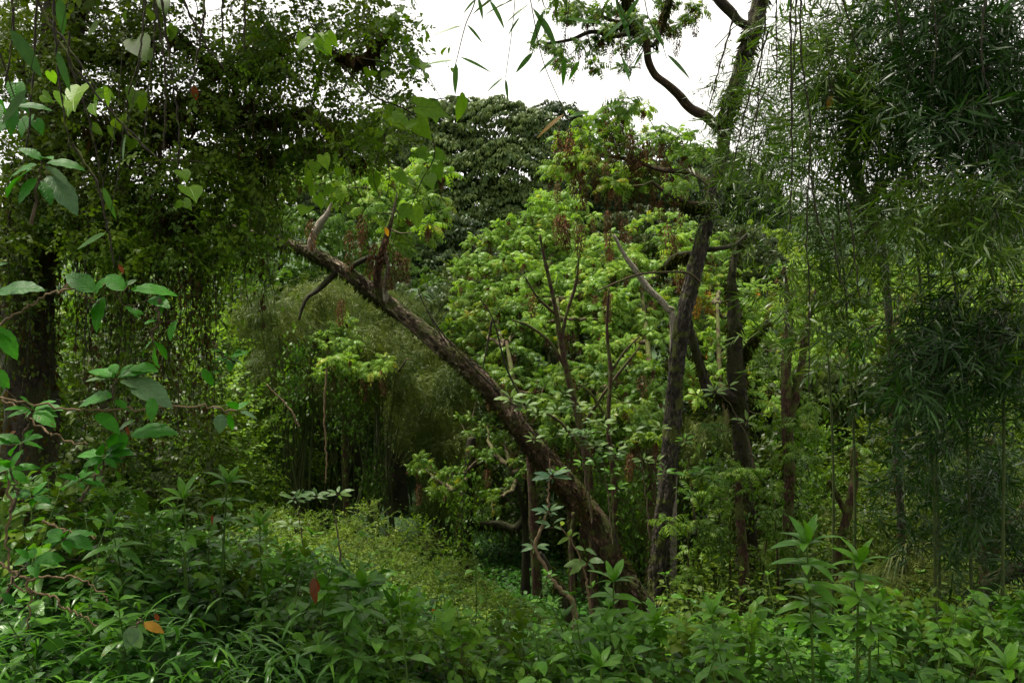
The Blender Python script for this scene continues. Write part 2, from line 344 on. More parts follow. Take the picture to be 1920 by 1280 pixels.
def leaf2(L=1.0, W=0.4, fold=0.2):
    V = np.array([[0, 0, 0], [-W / 2, L * .45, fold * W], [W / 2, L * .45, fold * W], [0, L, -0.1 * L]])
    return (V, np.array([[0, 2, 3], [0, 3, 1]]), np.array([[.5, 0], [0, .5], [1, .5], [.5, 1]]), np.zeros(4), np.zeros(2, int))

def heart_leaf(L=1.0, W=0.95):
    """heart shaped vine leaf with a notch at the stalk and a drip tip"""
    prof = [(-0.16, 0.20), (-0.10, 0.42), (0.12, 0.50), (0.35, 0.47), (0.58, 0.33), (0.80, 0.14)]
    V = [[0, 0, 0]]; U = [[.5, 0.1]]
    for y, w in prof:
        zz = -0.12 * max(y, 0) ** 2
        V += [[-w * W, y * L, zz + 0.10 * w], [0, max(y, 0.02) * L, zz], [w * W, y * L, zz + 0.10 * w]]
        U += [[.5 - w * .9, y + .15], [.5, y + .15], [.5 + w * .9, y + .15]]
    V.append([0, L, -0.16]); U.append([.5, 1]); T = [[0, 2, 1], [0, 3, 2]]
    for i in range(len(prof) - 1):
        b = 1 + 3 * i; c = b + 3
        T += [[b, b + 1, c + 1], [b, c + 1, c], [b + 1, b + 2, c + 2], [b + 1, c + 2, c + 1]]
    b = 1 + 3 * (len(prof) - 1); n = len(V) - 1; T += [[b, b + 1, n], [b + 1, b + 2, n]]
    V = np.array(V, float) * np.array([L, 1, L]); V = V * np.array([1, 1, 1.0])
    return (V, np.array(T), np.array(U), np.zeros(len(V)), np.zeros(len(T), int))

def frond(L, pairs, ll, lw, arch, r, hi=False):
    """pinnate leaf: leaflets in pairs on an arched stalk (along +y, arching down)"""
    m = MB(); t = np.linspace(0, 1, pairs + 2); P = np.stack([np.zeros_like(t), L * np.sin(arch * t) / arch, -L * (1 - np.cos(arch * t)) / arch], 1)
    m.tube(P, np.linspace(0.004, 0.0015, len(P)), 3, rnd=0.2, cap=False)
    base = leaf(1, lw / ll, 2, 0.25, 0.9, 0.42) if hi else leaf4(1, lw / ll, 0.9)
    for i in range(2, pairs + 2):
        tg = nz(P[i] - P[i - 1]); up = nz(np.cross([1, 0, 0], tg))
        s = ll * (0.55 + 0.45 * math.sin(math.pi * min(1, 0.15 + i / (pairs + 2))))
        if i == pairs + 1:
            d = np.array([tg]); 
        else:
            k = r.uniform(0.25, 0.55)
            d = np.array([[-1, 0, 0] + tg * k - up * r.uniform(0.15, 0.5), [1, 0, 0] + tg * k - up * r.uniform(0.15, 0.5)])
        m.stamp(base, np.repeat(P[i][None], len(d), 0), frames(d, up), s * r.uniform(0.85, 1.1), rnd=np.full(len(d), r.random()))
    return m.tpl()
def rosette(r, n=10, L=0.30, pairs=6, ll=0.085, lw=0.028, hi=False, flat=0.0, dead=0):
    """whorl of pinnate leaves at a twig's end, +z up"""
    m = MB()
    for i in range(n):
        q = i / n; el = math.radians(r.uniform(50, 70) * (1 - q) + (r.uniform(-15, 25) - flat) * q)
        az = i * 2.4 + r.uniform(-.3, .3); f = frond(L * r.uniform(0.75, 1.15), pairs, ll, lw, r.uniform(1.1, 1.9), r, hi)
        d = dirs(az, el)[None]; m.stamp(f, np.array([[0, 0, 0.0]]), frames(d), 1.0)
    for i in range(dead):
        f = frond(L * r.uniform(.45, .8), pairs - 1, ll * .7, lw * .7, r.uniform(.3, .7), r); m.stamp(f, np.array([[0, 0, -.01]]), frames(dirs(r.random() * 6.28, r.uniform(-1.5, -1.0))[None]), 1.0, mi=1)
    return m.tpl()
def dry_cluster(r, L=0.4, W=0.10, n=110):
    """drooping brown seed head: short dry leaves packed round a hanging stalk"""
    m = MB(); base = leaf2(1, 0.34)
    k = np.arange(n); q = (k + 0.5) / n; rad = W * 0.5 * np.sin(np.pi * np.clip(q * 0.85 + 0.12, 0, 1)) ** 0.7
    az = k * 2.4 + r.random() * 6; pos = np.stack([np.cos(az) * rad * 0.5, np.sin(az) * rad * 0.5, -q * L], 1) + r.normal(0, .006, (n, 3))
    d = dirs(az, np.full(n, -0.9) + r.normal(0, 0.3, n)); m.stamp(base, pos, frames(d), r.uniform(0.03, 0.065, n))
    m.tube(np.array([[0, 0, 0.05], [0.004, 0, -L * .5], [0, 0, -L]]), [0.004, 0.004, 0.002], 3)
    return m.tpl()
def bamboo_spray(r, n=7, L=0.11, W=0.011, tw=0.16):
    """small drooping twig (+y) with narrow leaves"""
    m = MB(); t = np.linspace(0, 1, 4); P = np.stack([r.normal(0, .01, 4) * t, tw * t, -0.5 * tw * t ** 2], 1)
    m.tube(P, [0.0014, .001, .0008, .0005], 3, rnd=0.1, cap=False)
    for i in range(n):
        q = 0.2 + 0.8 * i / (n - 1); p = np.array([np.interp(q, t, P[:, c]) for c in range(3)])
        s = (-1) ** i * r.uniform(0.3, 1.1) if i < n - 1 else 0
        d = np.array([[s, 1, -r.uniform(0.0, 0.9)]])
        m.stamp(leaf4(1, W / L * r.uniform(.8, 1.3), r.uniform(.1, .7)), p[None], frames(d, nz([r.normal(0, .6), 0, 1])), L * r.uniform(0.6, 1.15), rnd=[r.random()])
    return m.tpl()
def leafy_spray(r, n=9, L=0.04, W=0.024, tw=0.16, tpl=None, dr=0.3, three=True):
    """twig (+y) with alternate small leaves"""
    m = MB(); t = np.linspace(0, 1, 4); P = np.stack([r.normal(0, .015, 4) * t, tw * t, -dr * tw * t ** 2], 1)
    m.tube(P, [0.002, .0015, .001, .0006], 3, rnd=0.05, cap=False)
    k = np.arange(n); q = 0.12 + 0.88 * k / (n - 1); p = np.stack([np.interp(q, t, P[:, c]) for c in range(3)], 1)
    s = np.where(k % 2 == 0, 1, -1) * r.uniform(0.4, 1.2, n); s[-1] = 0
    d = np.stack([s, r.uniform(.4, 1, n), r.uniform(-.5, .25, n)], 1)
    up = nz(np.stack([r.normal(0, .5, n), r.normal(0, .5, n), np.ones(n)], 1))
    m.stamp(tpl or leaf(1, W / L, 2, 0.2, 0.6, 0.42), p, frames(d, up), L * r.uniform(0.6, 1.2, n))
    return m.tpl()
def whorl(r, n=8, L=0.2, W=0.08, el0=65, el1=-10, tpl=None):
    """umbrella of simple leaves, +z up"""
    m = MB(); base = tpl or leaf(1, W / L, 2, 0.2, 1.0, 0.5)
    k = np.arange(n); q = k / n; el = np.radians(el0 * (1 - q) + el1 * q + r.normal(0, 8, n)); az = k * 2.4 + r.normal(0, .2, n)
    m.stamp(base, np.zeros((n, 3)), frames(dirs(az, el)), L * r.uniform(0.75, 1.15, n)); return m.tpl()

R5 = np.random.default_rng(5)
ROS = [rosette(R5, n=R5.integers(7, 12), L=0.30, pairs=6, ll=0.105, lw=0.040, flat=R5.uniform(5, 25), dead=int(R5.integers(0, 5))) for _ in range(12)]
ROS_HI = [rosette(R5, n=R5.integers(7, 10), L=0.27, pairs=6, ll=0.085, lw=0.028, hi=True) for _ in range(4)]
ROS_LO = [rosette(R5, n=7, L=0.30, pairs=5, ll=0.10, lw=0.04, dead=1) for _ in range(4)]
DRY = [dry_cluster(R5, L=R5.uniform(0.26, 0.46), W=R5.uniform(.13, .19)) for _ in range(6)]
BSP = [bamboo_spray(R5, n=int(R5.integers(6, 9)), L=0.12, W=0.012, tw=0.19) for _ in range(10)]
VSP = [leafy_spray(R5, n=9, L=0.040, W=0.026, tw=0.16) for _ in range(8)]
VSP_LO = [leafy_spray(R5, n=8, L=0.055, W=0.036, tw=0.20, tpl=leaf4(1, .62, .6)) for _ in range(6)]
FEA = [bamboo_spray(R5, n=9, L=0.10, W=0.011, tw=0.20) for _ in range(6)]
MOSS_BL = leaf2(1, 0.22, 0.1)

def pick_stamp(m, tpls, pos, R, sc, rnd=None):
    k = len(pos); w = RG.integers(0, len(tpls), k); sc = np.broadcast_to(sc, (k,))
    for i, t in enumerate(tpls):
        s = w == i
        if s.any(): m.stamp(t, pos[s], R[s], sc[s], None if rnd is None else np.asarray(rnd)[s])

# ------------------------------------------------------------------ growing limbs and twigs
def bark_bump(seed, a1=0.10, a2=0.12, f=3.0):
    def f_(a, v):
        c, s = np.cos(a), np.sin(a)
        n1 = noise3(np.stack([c * 1.2 + seed, s * 1.2, v * 1.3 + seed], -1)) - .5
        n2 = noise3(np.stack([c * f + seed, s * f, v * f * 1.1], -1)) - .5
        n3 = noise3(np.stack([c * f * 3 + seed, s * f * 3, v * f * 5], -1)) - .5
        return 1 + a1 * 2 * n1 + a2 * 2 * n2 + a2 * 1.1 * n3
    return f_
def curve_to(a, b, sag=0.15, n=6, jit=0.06):
    a, b = np.asarray(a, float), np.asarray(b, float); L = np.linalg.norm(b - a); t = np.linspace(0, 1, n)[:, None]
    mid = (a + b) / 2 + np.array([0, 0, -sag * L]) + RG.normal(0, jit * L, 3)
    P = (1 - t) ** 2 * a + 2 * t * (1 - t) * mid + t ** 2 * b
    P[1:-1] += RG.normal(0, jit * L * 0.22, (n - 2, 3)); return P
def grow(m, nodes, tips, r_tip=0.004, r_add=0.010, sag=0.15, sides=4, lift=0.4, mi=0, n=6, jit=0.06):
    """join every tip to the nearest wood below it; the new twig is wood for the next"""
    nodes = [np.asarray(p, float) for p in nodes]; N = np.array(nodes)
    o = np.argsort(np.linalg.norm(tips - N.mean(0), axis=1)); 
    for i in o:
        q = tips[i]; D = N - q; d = np.linalg.norm(D, axis=1) + lift * np.maximum(D[:, 2], 0); j = int(np.argmin(d))
        L = np.linalg.norm(N[j] - q)
        if L < 0.02: continue
        P = curve_to(N[j], q, sag, n, jit); r0 = r_tip + r_add * min(L, 1.5)
        m.tube(P, np.linspace(r0, r_tip * .7, len(P)), sides, mi=mi)
        N = np.vstack([N, P[2:]])
    return N
def kmeans(P, k, it=8):
    C = P[RG.choice(len(P), k, replace=False)]
    for _ in range(it):
        a = np.argmin(((P[:, None] - C[None]) ** 2).sum(-1), 1)
        for i in range(k):
            if (a == i).any(): C[i] = P[a == i].mean(0)
    return C, a
def blob_points(blobs, n, Yf, jit=0.0, up=True):
    """blobs: (px, py, rx, ry) ; Yf(px,py,blob index)->depth ; returns world points"""
    A = np.array([b[2] * b[3] for b in blobs], float); w = RG.choice(len(blobs), n, p=A / A.sum()); out = []
    for i in w:
        px, py, rx, ry = blobs[i][:4]
        a = RG.random() * 6.283; q = math.sqrt(RG.random())
        x, y = px + rx * q * math.cos(a), py + ry * q * math.sin(a)
        out.append(at(x, y, Yf(x, y, i) + RG.normal(0, jit)))
    return np.array(out)
def thin(P, d):
    keep = []; 
    for p in P:
        if all(((p - q) ** 2).sum() > d * d for q in keep): keep.append(p)
    return np.array(keep)
def moss_tufts(m, path, rad, n, L=(0.02, 0.06), hang=0.6):
    P = np.asarray(path); k = len(P); rad = np.broadcast_to(rad, (k,)); i = RG.integers(0, k - 1, n); u = RG.random(n)[:, None]
    c = P[i] * (1 - u) + P[i + 1] * u; rr = rad[i]; t = nz(P[i + 1] - P[i]); d = nz(np.cross(t, RG.normal(0, 1, (n, 3))))
    cl = noise3(c * 3.5) > RG.uniform(0.32, 0.62, n); c, rr, d = c[cl], rr[cl], d[cl]
    dd = nz(d * (1 - hang) + np.array([0, 0, -hang]) + RG.normal(0, .25, d.shape))
    m.stamp(MOSS_BL, c + d * rr[:, None] * .92, frames(dd, RG.normal(0, 1, d.shape)), RG.uniform(*L, len(c)))

def local(P, base): return np.asarray(P, float) - np.asarray(base)
MESHCACHE = {}
def shared(key, tpls, mat):
    if key not in MESHCACHE:
        L = []
        for t in tpls:
            m = MB(); m.V, m.T, m.U, m.R, m.M, m.n = [t[0]], [t[1]], [t[2]], [t[3] + 0.0], [t[4]], len(t[0])
            m.R = [np.clip(t[3] + 0.25, 0, 1)]
            L.append(m.mesh(key, mat))
        MESHCACHE[key] = L
    return MESHCACHE[key]

def tree(name, label, cat, base, trunk, trad, tips, limbs=4, bark='bark_red', twig='twig', group=None, sides=12, bump=(0.1, .12),
         attach=0.35, limb_r=0.035, lead=None, sag=0.12, moss=0, mossmat='moss', r_add=0.010, r_tip=0.004):
    """trunk + limbs with twigs; returns root"""
    base = np.asarray(base, float); root = thing(name, label, cat, base, group=group)
    n = max(12, int(len(trunk) * 9)); P = spline(trunk, n); r = np.interp(np.linspace(0, 1, n), np.linspace(0, 1, len(trad)), trad)
    m = MB(); m.tube(P, r, sides, bark_bump(RG.random() * 50, *bump))
    part('trunk', m.mesh('trunk', LV[bark], base), root)
    if tips is not None and len(tips):
        k = min(limbs, len(tips)); C, a = kmeans(tips, k); S = P[int(n * attach):]
        for i in range(k):
            tp = tips[a == i]
            if not len(tp): continue
            D = S - C[i]; j = int(np.argmin(np.linalg.norm(D, axis=1) + 0.7 * np.maximum(D[:, 2], 0)))
            end = C[i] * .85 + S[j] * .15; L = curve_to(S[j], end, sag, 9, 0.07)
            mm = MB(); mm.tube(L, np.linspace(limb_r, limb_r * .35, 9), 7, bark_bump(i, .08, .1))
            grow(mm, L[2:], tp, r_tip, r_add)
            if i < 40: part('branch', mm.mesh('branch', LV[twig], base), root)
    if moss:
        mm = MB(); moss_tufts(mm, P, r, moss); part('moss', mm.mesh('moss', LV[mossmat], base), root, kind='stuff')
    return root
def put_rosettes(root, tips, key, tpls, mat, sc=(0.5, 1.0), tilt=0.5, name='leaf_rosette', maxn=300, out=None):
    base = np.array(root.location); ms = shared(key, tpls, [LV[mat], LV['dry']])
    for p in tips[:maxn]:
        up = nz(np.array([RG.normal(0, tilt), RG.normal(0, tilt) - 0.15, 1.0])); f = frames(dirs(RG.random() * 6.28, 0.0)[None], up)[0]
        # column z close to up
        x = nz(np.cross(f[:, 1], up)); y = np.cross(up, x); R = np.stack([x, y, up], -1)
        part(name, ms[RG.integers(len(ms))], root, R, p - base, RG.uniform(*sc))
    return tips[maxn:]
def put_dry(root, pts, key='dry_cluster', mat='dry', sc=(0.7, 1.2), name='dry_seed_head'):
    base = np.array(root.location); ms = shared(key, DRY, LV[mat])
    for p in pts:
        a = RG.random() * 6.28; t = RG.normal(0, .08, 2)
        R = np.array([[math.cos(a), -math.sin(a), t[0]], [math.sin(a), math.cos(a), t[1]], [-t[0], -t[1], 1]])
        part(name, ms[RG.integers(len(ms))], root, R, p - base, RG.uniform(*sc))

# ------------------------------------------------------------------ ground
def ground(x, y):
    x = np.asarray(x, float); y = np.asarray(y, float)
    z = np.interp(y, [-30, 0, 2.5, 4, 6, 9, 13, 18, 25, 35, 60, 95, 200, 600], [1.5, 0.1, 0, -.25, -.8, -1.4, -2.3, -2.0, -1.0, 0.6, 6.0, 13.5, 30, 60])
    z = z + 0.78 * (1 - smooth(-2.6, 0.5, x)) * smooth(2.6, 5.0, y) * (1 - smooth(12, 16, y))
    z = z + 0.45 * smooth(1.5, 4.5, x) * smooth(5, 8, y) * (1 - smooth(14, 20, y))
    z = z + 0.6 * smooth(4, 12, np.abs(x)) * (1 - smooth(10, 30, y))
    p = np.stack([x * .8, y * .8, x * 0 + 3.3], -1)
    z = z + (noise3(p) - .5) * 0.25 + (noise3(p * 0.12) - .5) * np.clip((y - 25) * .1, 0, 8)
    return z
gx = np.concatenate([-np.geomspace(600, 14, 30), np.linspace(-13.5, 13.5, 120), np.geomspace(14, 600, 30)])
gy = np.concatenate([np.linspace(-30, 0, 15), np.linspace(0.3, 26, 120), np.geomspace(26.5, 600, 60)])
X, Y = np.meshgrid(gx, gy); Z = ground(X, Y); nxx = len(gx)
V = np.stack([X, Y, Z], -1).reshape(-1, 3); i = (np.arange(len(gy) - 1)[:, None] * nxx + np.arange(nxx - 1)[None]).ravel()
T = np.concatenate([np.stack([i, i + 1, i + nxx + 1], 1), np.stack([i, i + nxx + 1, i + nxx], 1)])
m = MB(); m.add(V, T, V[:, :2] * .3, 0.5)
o = bpy.data.objects.new('ground', m.mesh('ground', LV['soil'])); link(o); props(o, 'dark leaf-strewn soil of the forest floor sloping into a gully', kind='structure')
def gz(x, y): return float(ground(np.array([x]), np.array([y]))[0])
def on_ground(px, Y):
    x = (px - 960) / FPX * Y; return np.array([x, Y, gz(x, Y)])

# creeping ground cover, nobody could count its leaves
m = MB(); n = 52000
yy = 3.0 + 19 * RG.random(n) ** 1.1; xx = (RG.random(n) - .5) * (4 + yy * 1.35); zz = ground(xx, yy)
hh = noise3(np.stack([xx * 1.1, yy * 1.1, xx * 0], -1)); zz = zz + hh * RG.random(n) * 0.34
tp = leaf(1, 0.62, 2, .2, .6, .45)
m.stamp(leaf4(1, .6, .6), np.stack([xx, yy, zz], 1), frames(dirs(RG.random(n) * 6.28, RG.uniform(-.5, .5, n)), nz(RG.normal(0, .5, (n, 3)) + [0, 0, 1])), RG.uniform(.035, .085, n) * (0.7 + hh * .6))
o = bpy.data.objects.new('ground_cover', m.mesh('ground_cover', LV['cover'])); link(o); props(o, 'low deep green creeping ground cover over the gully floor', 'ground cover', kind='stuff')

# ------------------------------------------------------------------ hillside and far trees
m = MB(); n = 1500
cx = RG.uniform(-60, 110, n); cyy = RG.uniform(48, 125, n); cz = ground(cx, cyy)
for k in range(8):
    q = RG.random((n * 4, 1)); a = RG.random(n * 4) * 6.28; el = RG.uniform(-.2, 1.5, n * 4); rad = np.repeat(RG.uniform(1.0, 2.6, n), 4)
    P = np.repeat(np.stack([cx, cyy, cz + 1.5], 1), 4, 0) + dirs(a, el) * rad[:, None]
    m.stamp(leaf4(1, .5, .8), P, frames(dirs(a, el - .9), dirs(a, el)), RG.uniform(.3, .8, n * 4))
o = bpy.data.objects.new('hillside_forest', m.mesh('hillside_forest', LV['far_dark'])); link(o); props(o, 'distant wooded hillside beyond the bamboo on the right', 'forest', kind='stuff')

def far_tree(name, label, blobs, Yd, mat, ncl, leafL, basepx, depth=0.8, group=None, trunkmat='bark_moss', tiers=True):
    base = on_ground(basepx, Yd); S = Yd / FPX; m = MB()
    A = np.array([b[2] * b[3] for b in blobs], float); cnt = (ncl * A / A.sum()).astype(int); cents = []
    for b, c in zip(blobs, cnt):
        C = at(b[0], b[1], Yd + RG.normal(0, .8)); cents.append(C); rr = np.array([b[2] * S, b[2] * S * depth, b[3] * S])
        d = nz(RG.normal(0, 1, (c, 3)) + np.array([0, -0.55, 0.45])); 
        q = 1 - 0.35 * RG.random((c, 1)) ** 2
        lump = 0.7 + 0.45 * noise3(d * 2.3 + b[0]) + 0.28 * noise3(d * 5 + b[1])
        P = C + d * rr * q * lump[:, None]
        st = 0.028 * Yd; P[:, 2] -= ((P[:, 2] / st + 2.5 * noise3(P * [.5, .5, .1]) + b[0] * .13) % 1 - 0.5) * 0.22 * st
        up = nz(d * np.array([.7, .7, .5]) + np.array([0, 0, 0.75])); az0 = RG.random(c) * 6.28
        nl = 7; rnd = np.clip(RG.normal(.5, .16, c), 0, 1)
        for j in range(nl):
            az = az0 + j * 6.283 / nl + RG.normal(0, .25, c); e1 = frames(np.stack([np.cos(az), np.sin(az), az * 0], 1), up)[:, :, 1]
            e1 = nz(e1 - up * (e1 * up).sum(1, keepdims=True)); dd = nz(e1 - up * RG.uniform(.1, .9, (c, 1)) + [0, 0, -.3])
            m.stamp(leaf4(1, .36, .7), P + e1 * .15 * leafL, frames(dd, up), leafL * RG.uniform(.7, 1.15, c), np.clip(rnd + RG.normal(0, .08, c), 0, 1))
    cents = np.array(cents); top = cents.mean(0)
    trunk = [base, base * .6 + top * .4 + RG.normal(0, .2, 3), top]
    root = tree(name, label, 'tree', base, trunk, [.02 * Yd * .5, .012 * Yd * .5, .05], cents + RG.normal(0, .2, cents.shape), limbs=min(5, len(cents)), bark=trunkmat, twig=trunkmat, limb_r=.09, attach=.3, group=group, r_add=.03)
    part('crown', m.mesh('crown', LV[mat], base), root)
    return root
far_tree('broadleaf_tree', 'tall dark broadleaf tree with layered drooping leaves against the white sky', [(775, 250, 60, 60), (850, 225, 75, 42), (925, 232, 85, 48), (1000, 240, 50, 34), (865, 315, 95, 65), (960, 320, 85, 65), (900, 400, 90, 60), (985, 395, 60, 50), (810, 320, 70, 80), (850, 470, 80, 50), (930, 470, 70, 40), (780, 420, 60, 60)], 33, 'far_leaf', 11500, .19, 900)
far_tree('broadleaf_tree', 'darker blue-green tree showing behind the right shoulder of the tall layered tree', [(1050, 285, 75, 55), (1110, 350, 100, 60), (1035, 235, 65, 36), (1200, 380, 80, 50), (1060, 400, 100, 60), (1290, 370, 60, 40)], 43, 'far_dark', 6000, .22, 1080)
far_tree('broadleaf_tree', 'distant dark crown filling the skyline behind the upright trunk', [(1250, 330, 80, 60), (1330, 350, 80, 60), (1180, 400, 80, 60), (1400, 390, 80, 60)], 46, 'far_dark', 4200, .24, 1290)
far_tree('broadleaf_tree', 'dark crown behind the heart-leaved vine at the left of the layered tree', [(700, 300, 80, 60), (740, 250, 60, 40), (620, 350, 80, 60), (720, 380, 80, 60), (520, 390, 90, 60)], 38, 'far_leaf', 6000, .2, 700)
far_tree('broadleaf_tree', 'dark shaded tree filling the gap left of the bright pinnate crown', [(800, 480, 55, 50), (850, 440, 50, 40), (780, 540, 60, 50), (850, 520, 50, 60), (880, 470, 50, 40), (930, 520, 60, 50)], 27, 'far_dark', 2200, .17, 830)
for i, (px, lab) in enumerate(((330, 'pale green far tree seen through the hanging vines, leftmost'), (520, 'pale green far tree seen through the vines beside the tangled branches'), (690, 'pale green far tree behind the forked end of the leaning trunk'))):
    far_tree('broadleaf_tree', lab, [(px, 450, 100, 60), (px - 50, 540, 90, 60), (px + 60, 560, 90, 60), (px, 640, 110, 60)], 25, 'pinnate_shade', 2200, .15, px, group='pale trees behind the vines')
for i, (px, py, lab) in enumerate(((1420, 470, 'yellow green tree beyond the bamboo, nearest the upright trunk'), (1600, 520, 'yellow green tree beyond the bamboo, middle one'), (1790, 500, 'yellow green tree beyond the bamboo, towards the right edge'), (1960, 530, 'yellow green tree beyond the bamboo, cut by the right edge'))):
    far_tree('broadleaf_tree', lab, [(px, py, 90, 45), (px - 70, py + 60, 90, 55), (px + 70, py + 70, 90, 60), (px, py + 120, 120, 60)], 24, 'yellowing', 1500, .17, px, group='yellow green trees beyond the bamboo')

# ------------------------------------------------------------------ feathery bamboo clumps on the far bank
def feather_clump(label, blobs, Yd, n, mat='feather', group='feathery bamboo clumps on the far bank', sc=1.0):
    S = Yd / FPX; cx = np.mean([b[0] for b in blobs]); base = on_ground(cx, Yd); root = thing('bamboo_clump', label, 'bamboo', base, group=group)
    A = np.array([b[2] * b[3] for b in blobs], float); m = MB(); cm = MB()
    for b, c in zip(blobs, (n * A / A.sum()).astype(int)):
        C = at(b[0], b[1], Yd + RG.normal(0, .4)); d = nz(RG.normal(0, 1, (c, 3)) + [0, -.6, .5]); rr = np.array([b[2] * S, b[2] * S * .9, b[3] * S])
        lump = 0.6 + .8 * noise3(d * 3.2 + b[0] * .1); P = C + d * rr * lump[:, None] * (1 - .5 * RG.random((c, 1)) ** 2)
        dd = nz(d * np.array([.8, .8, .3]) + [0, 0, -.75] + RG.normal(0, .5, d.shape)); pick_stamp(m, FEA, P, frames(dd, d), RG.uniform(.7, 1.3, c) * sc, np.clip(RG.normal(.45 + .3 * (noise3(P * .7) - .5), .2, c), 0, 1))
        for k in range(5):
            e = C + RG.normal(0, .35, 3) * rr; cm.tube(spline([base + RG.normal(0, .25, 3) * [1, 1, 0], (base + e) / 2 + [0, 0, .5], e], 9), np.linspace(.022, .006, 9), 5)
    part('culm', cm.mesh('culm', LV['culm'], base), root); part('foliage', m.mesh('foliage', LV[mat], base), root, kind='stuff'); return root
feather_clump('feathery bamboo clump right behind the dark cave under the leaning trunk', [(800, 770, 90, 60), (860, 840, 70, 60), (790, 810, 50, 50), (850, 720, 60, 50)], 15.5, 2600)
feather_clump('olive feathery bamboo rising behind the middle of the leaning trunk', [(740, 610, 80, 60), (820, 610, 60, 60), (770, 680, 80, 50), (690, 570, 70, 50)], 19, 2600)
feather_clump('feathery bamboo thicket between the hanging vines and the leaning trunk', [(600, 570, 80, 50), (540, 620, 70, 60), (640, 640, 70, 60), (560, 690, 60, 45)], 18, 2500)
feather_clump('olive feathery growth in front of the left end of the hollow', [(500, 600, 60, 50), (560, 640, 50, 50), (520, 700, 60, 50), (610, 560, 50, 40), (570, 740, 40, 40)], 14.5, 2200)
feather_clump('olive feathery growth just behind the ivy column', [(660, 740, 40, 40), (720, 700, 50, 50), (700, 640, 40, 40), (760, 740, 40, 40)], 14.8, 1500)
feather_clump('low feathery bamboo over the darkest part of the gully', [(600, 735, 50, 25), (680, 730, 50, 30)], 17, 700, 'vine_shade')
far_tree('broadleaf_tree', 'dense shaded tree roofing the black hollow of the gully', [(600, 620, 130, 60), (760, 600, 130, 60), (880, 620, 110, 70), (680, 690, 130, 40), (820, 700, 110, 40), (520, 660, 90, 60)], 23, 'far_dark', 4200, .17, 640, depth=2.2)  # crown put in to cast shade on the hollow beneath
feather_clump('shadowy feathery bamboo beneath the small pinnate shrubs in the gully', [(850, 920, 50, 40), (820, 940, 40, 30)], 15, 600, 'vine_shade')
feather_clump('feathery green bamboo behind the base of the upright trunk', [(1165, 930, 50, 80), (1200, 1000, 50, 60), (1320, 820, 60, 50), (1130, 880, 50, 50)], 12.2, 1100)
feather_clump('grey green feathery mound right of the tall herb', [(1700, 1060, 70, 40), (1760, 1090, 60, 40), (1650, 1100, 60, 40)], 8.2, 700, sc=.55)
feather_clump('dull feathery mound between the two reddish stems on the right', [(1560, 980, 60, 50), (1500, 960, 40, 40), (1610, 1000, 50, 40)], 10.5, 600, sc=.7)
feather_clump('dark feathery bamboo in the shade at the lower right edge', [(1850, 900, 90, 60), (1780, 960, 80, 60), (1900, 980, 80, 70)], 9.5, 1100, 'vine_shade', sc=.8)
# dark tree columns inside the gully
for px, Yd, r, lab in ((742, 18.5, .25, 'dark mossy trunk standing in the black hollow of the gully'), (590, 19, .2, 'shaded trunk left of the black hollow'), (668, 19.5, .18, 'shaded trunk under the ivy column'), (690, 15.5, .05, 'pale bare stem standing behind the leaning trunk')):
    b = on_ground(px, Yd); t = at(px + RG.uniform(-8, 8), 640, Yd)
    tips = np.array([t + RG.normal(0, .7, 3) * [1, 1, .4] for _ in range(14)]); pale = r < .1
    tree('forest_trunk', lab, 'tree', b, [b, (b + t) / 2 + RG.normal(0, .1, 3), t], [r, r * .8, r * .5], tips, 3, bark='bark_pale' if pale else 'bark_moss', twig='twig', moss=0 if pale else 500)

# ------------------------------------------------------------------ pinnate-leaved trees of the glade
def ydep(px, py, i=0): return 11.6 + (800 - py) / 400 * 5.0
GLADE = 'pinnate trees crowding the bright glade'
def glade_tree(label, blobs, n, basepx, baseY, trunk_px, dry=6, mat='pinnate', Yo=0.0, sc=(.5, 1.0), mind=.165, limbs=5, tr=.07, tpls=ROS, key='rosette', bark='bark_red', drymat='dry'):
    P = thin(blob_points(blobs, int(n * 1.05), lambda a, b, i: ydep(a, b) + Yo, .35), mind)[:295]
    base = on_ground(basepx, baseY); trunk = [base] + [at(a, b, c) for a, b, c in trunk_px]
    root = tree('pinnate_tree', label, 'tree', base, trunk, [tr, tr * .7, tr * .35], P - np.array([0, 0, .03]), limbs, bark=bark, twig='twig', group=GLADE, limb_r=tr * .55)
    put_rosettes(root, P, key + mat, tpls, mat, sc=sc)
    dry *= 3
    if dry:
        D = P[RG.choice(len(P), min(dry, len(P)), replace=False)] + np.array([0, -.12, -.12]) + RG.normal(0, .05, (min(dry, len(P)), 3))
        put_dry(root, D, 'dryhead' + drymat, drymat)
    return root
glade_tree('bright green pinnate tree forming the pale rounded dome of the glade', [(1050, 400, 62, 42), (1000, 430, 75, 35), (940, 470, 75, 35), (890, 510, 48, 32), (980, 510, 100, 45), (1075, 440, 70, 45)], 230, 1075, 13.5, [(1065, 780, 13.8), (1040, 640, 14.5), (1025, 500, 15.6)], 5, Yo=.3)
glade_tree('bright pinnate tree with a thin reddish stem in the middle of the glade', [(1060, 560, 110, 60), (1140, 500, 80, 60), (1120, 600, 110, 60), (1010, 600, 80, 50)], 230, 1100, 12.2, [(1085, 830, 12.2), (1055, 690, 12.6), (1045, 560, 13.6)], 7, Yo=-.3)
glade_tree('bright pinnate tree pressed against the upright trunk, with brown seed heads', [(1240, 440, 60, 45), (1200, 520, 70, 50), (1240, 600, 50, 60), (1160, 640, 70, 50), (1290, 470, 40, 50)], 200, 1215, 12.0, [(1225, 800, 12.2), (1215, 650, 13), (1200, 520, 14)], 16, Yo=0)
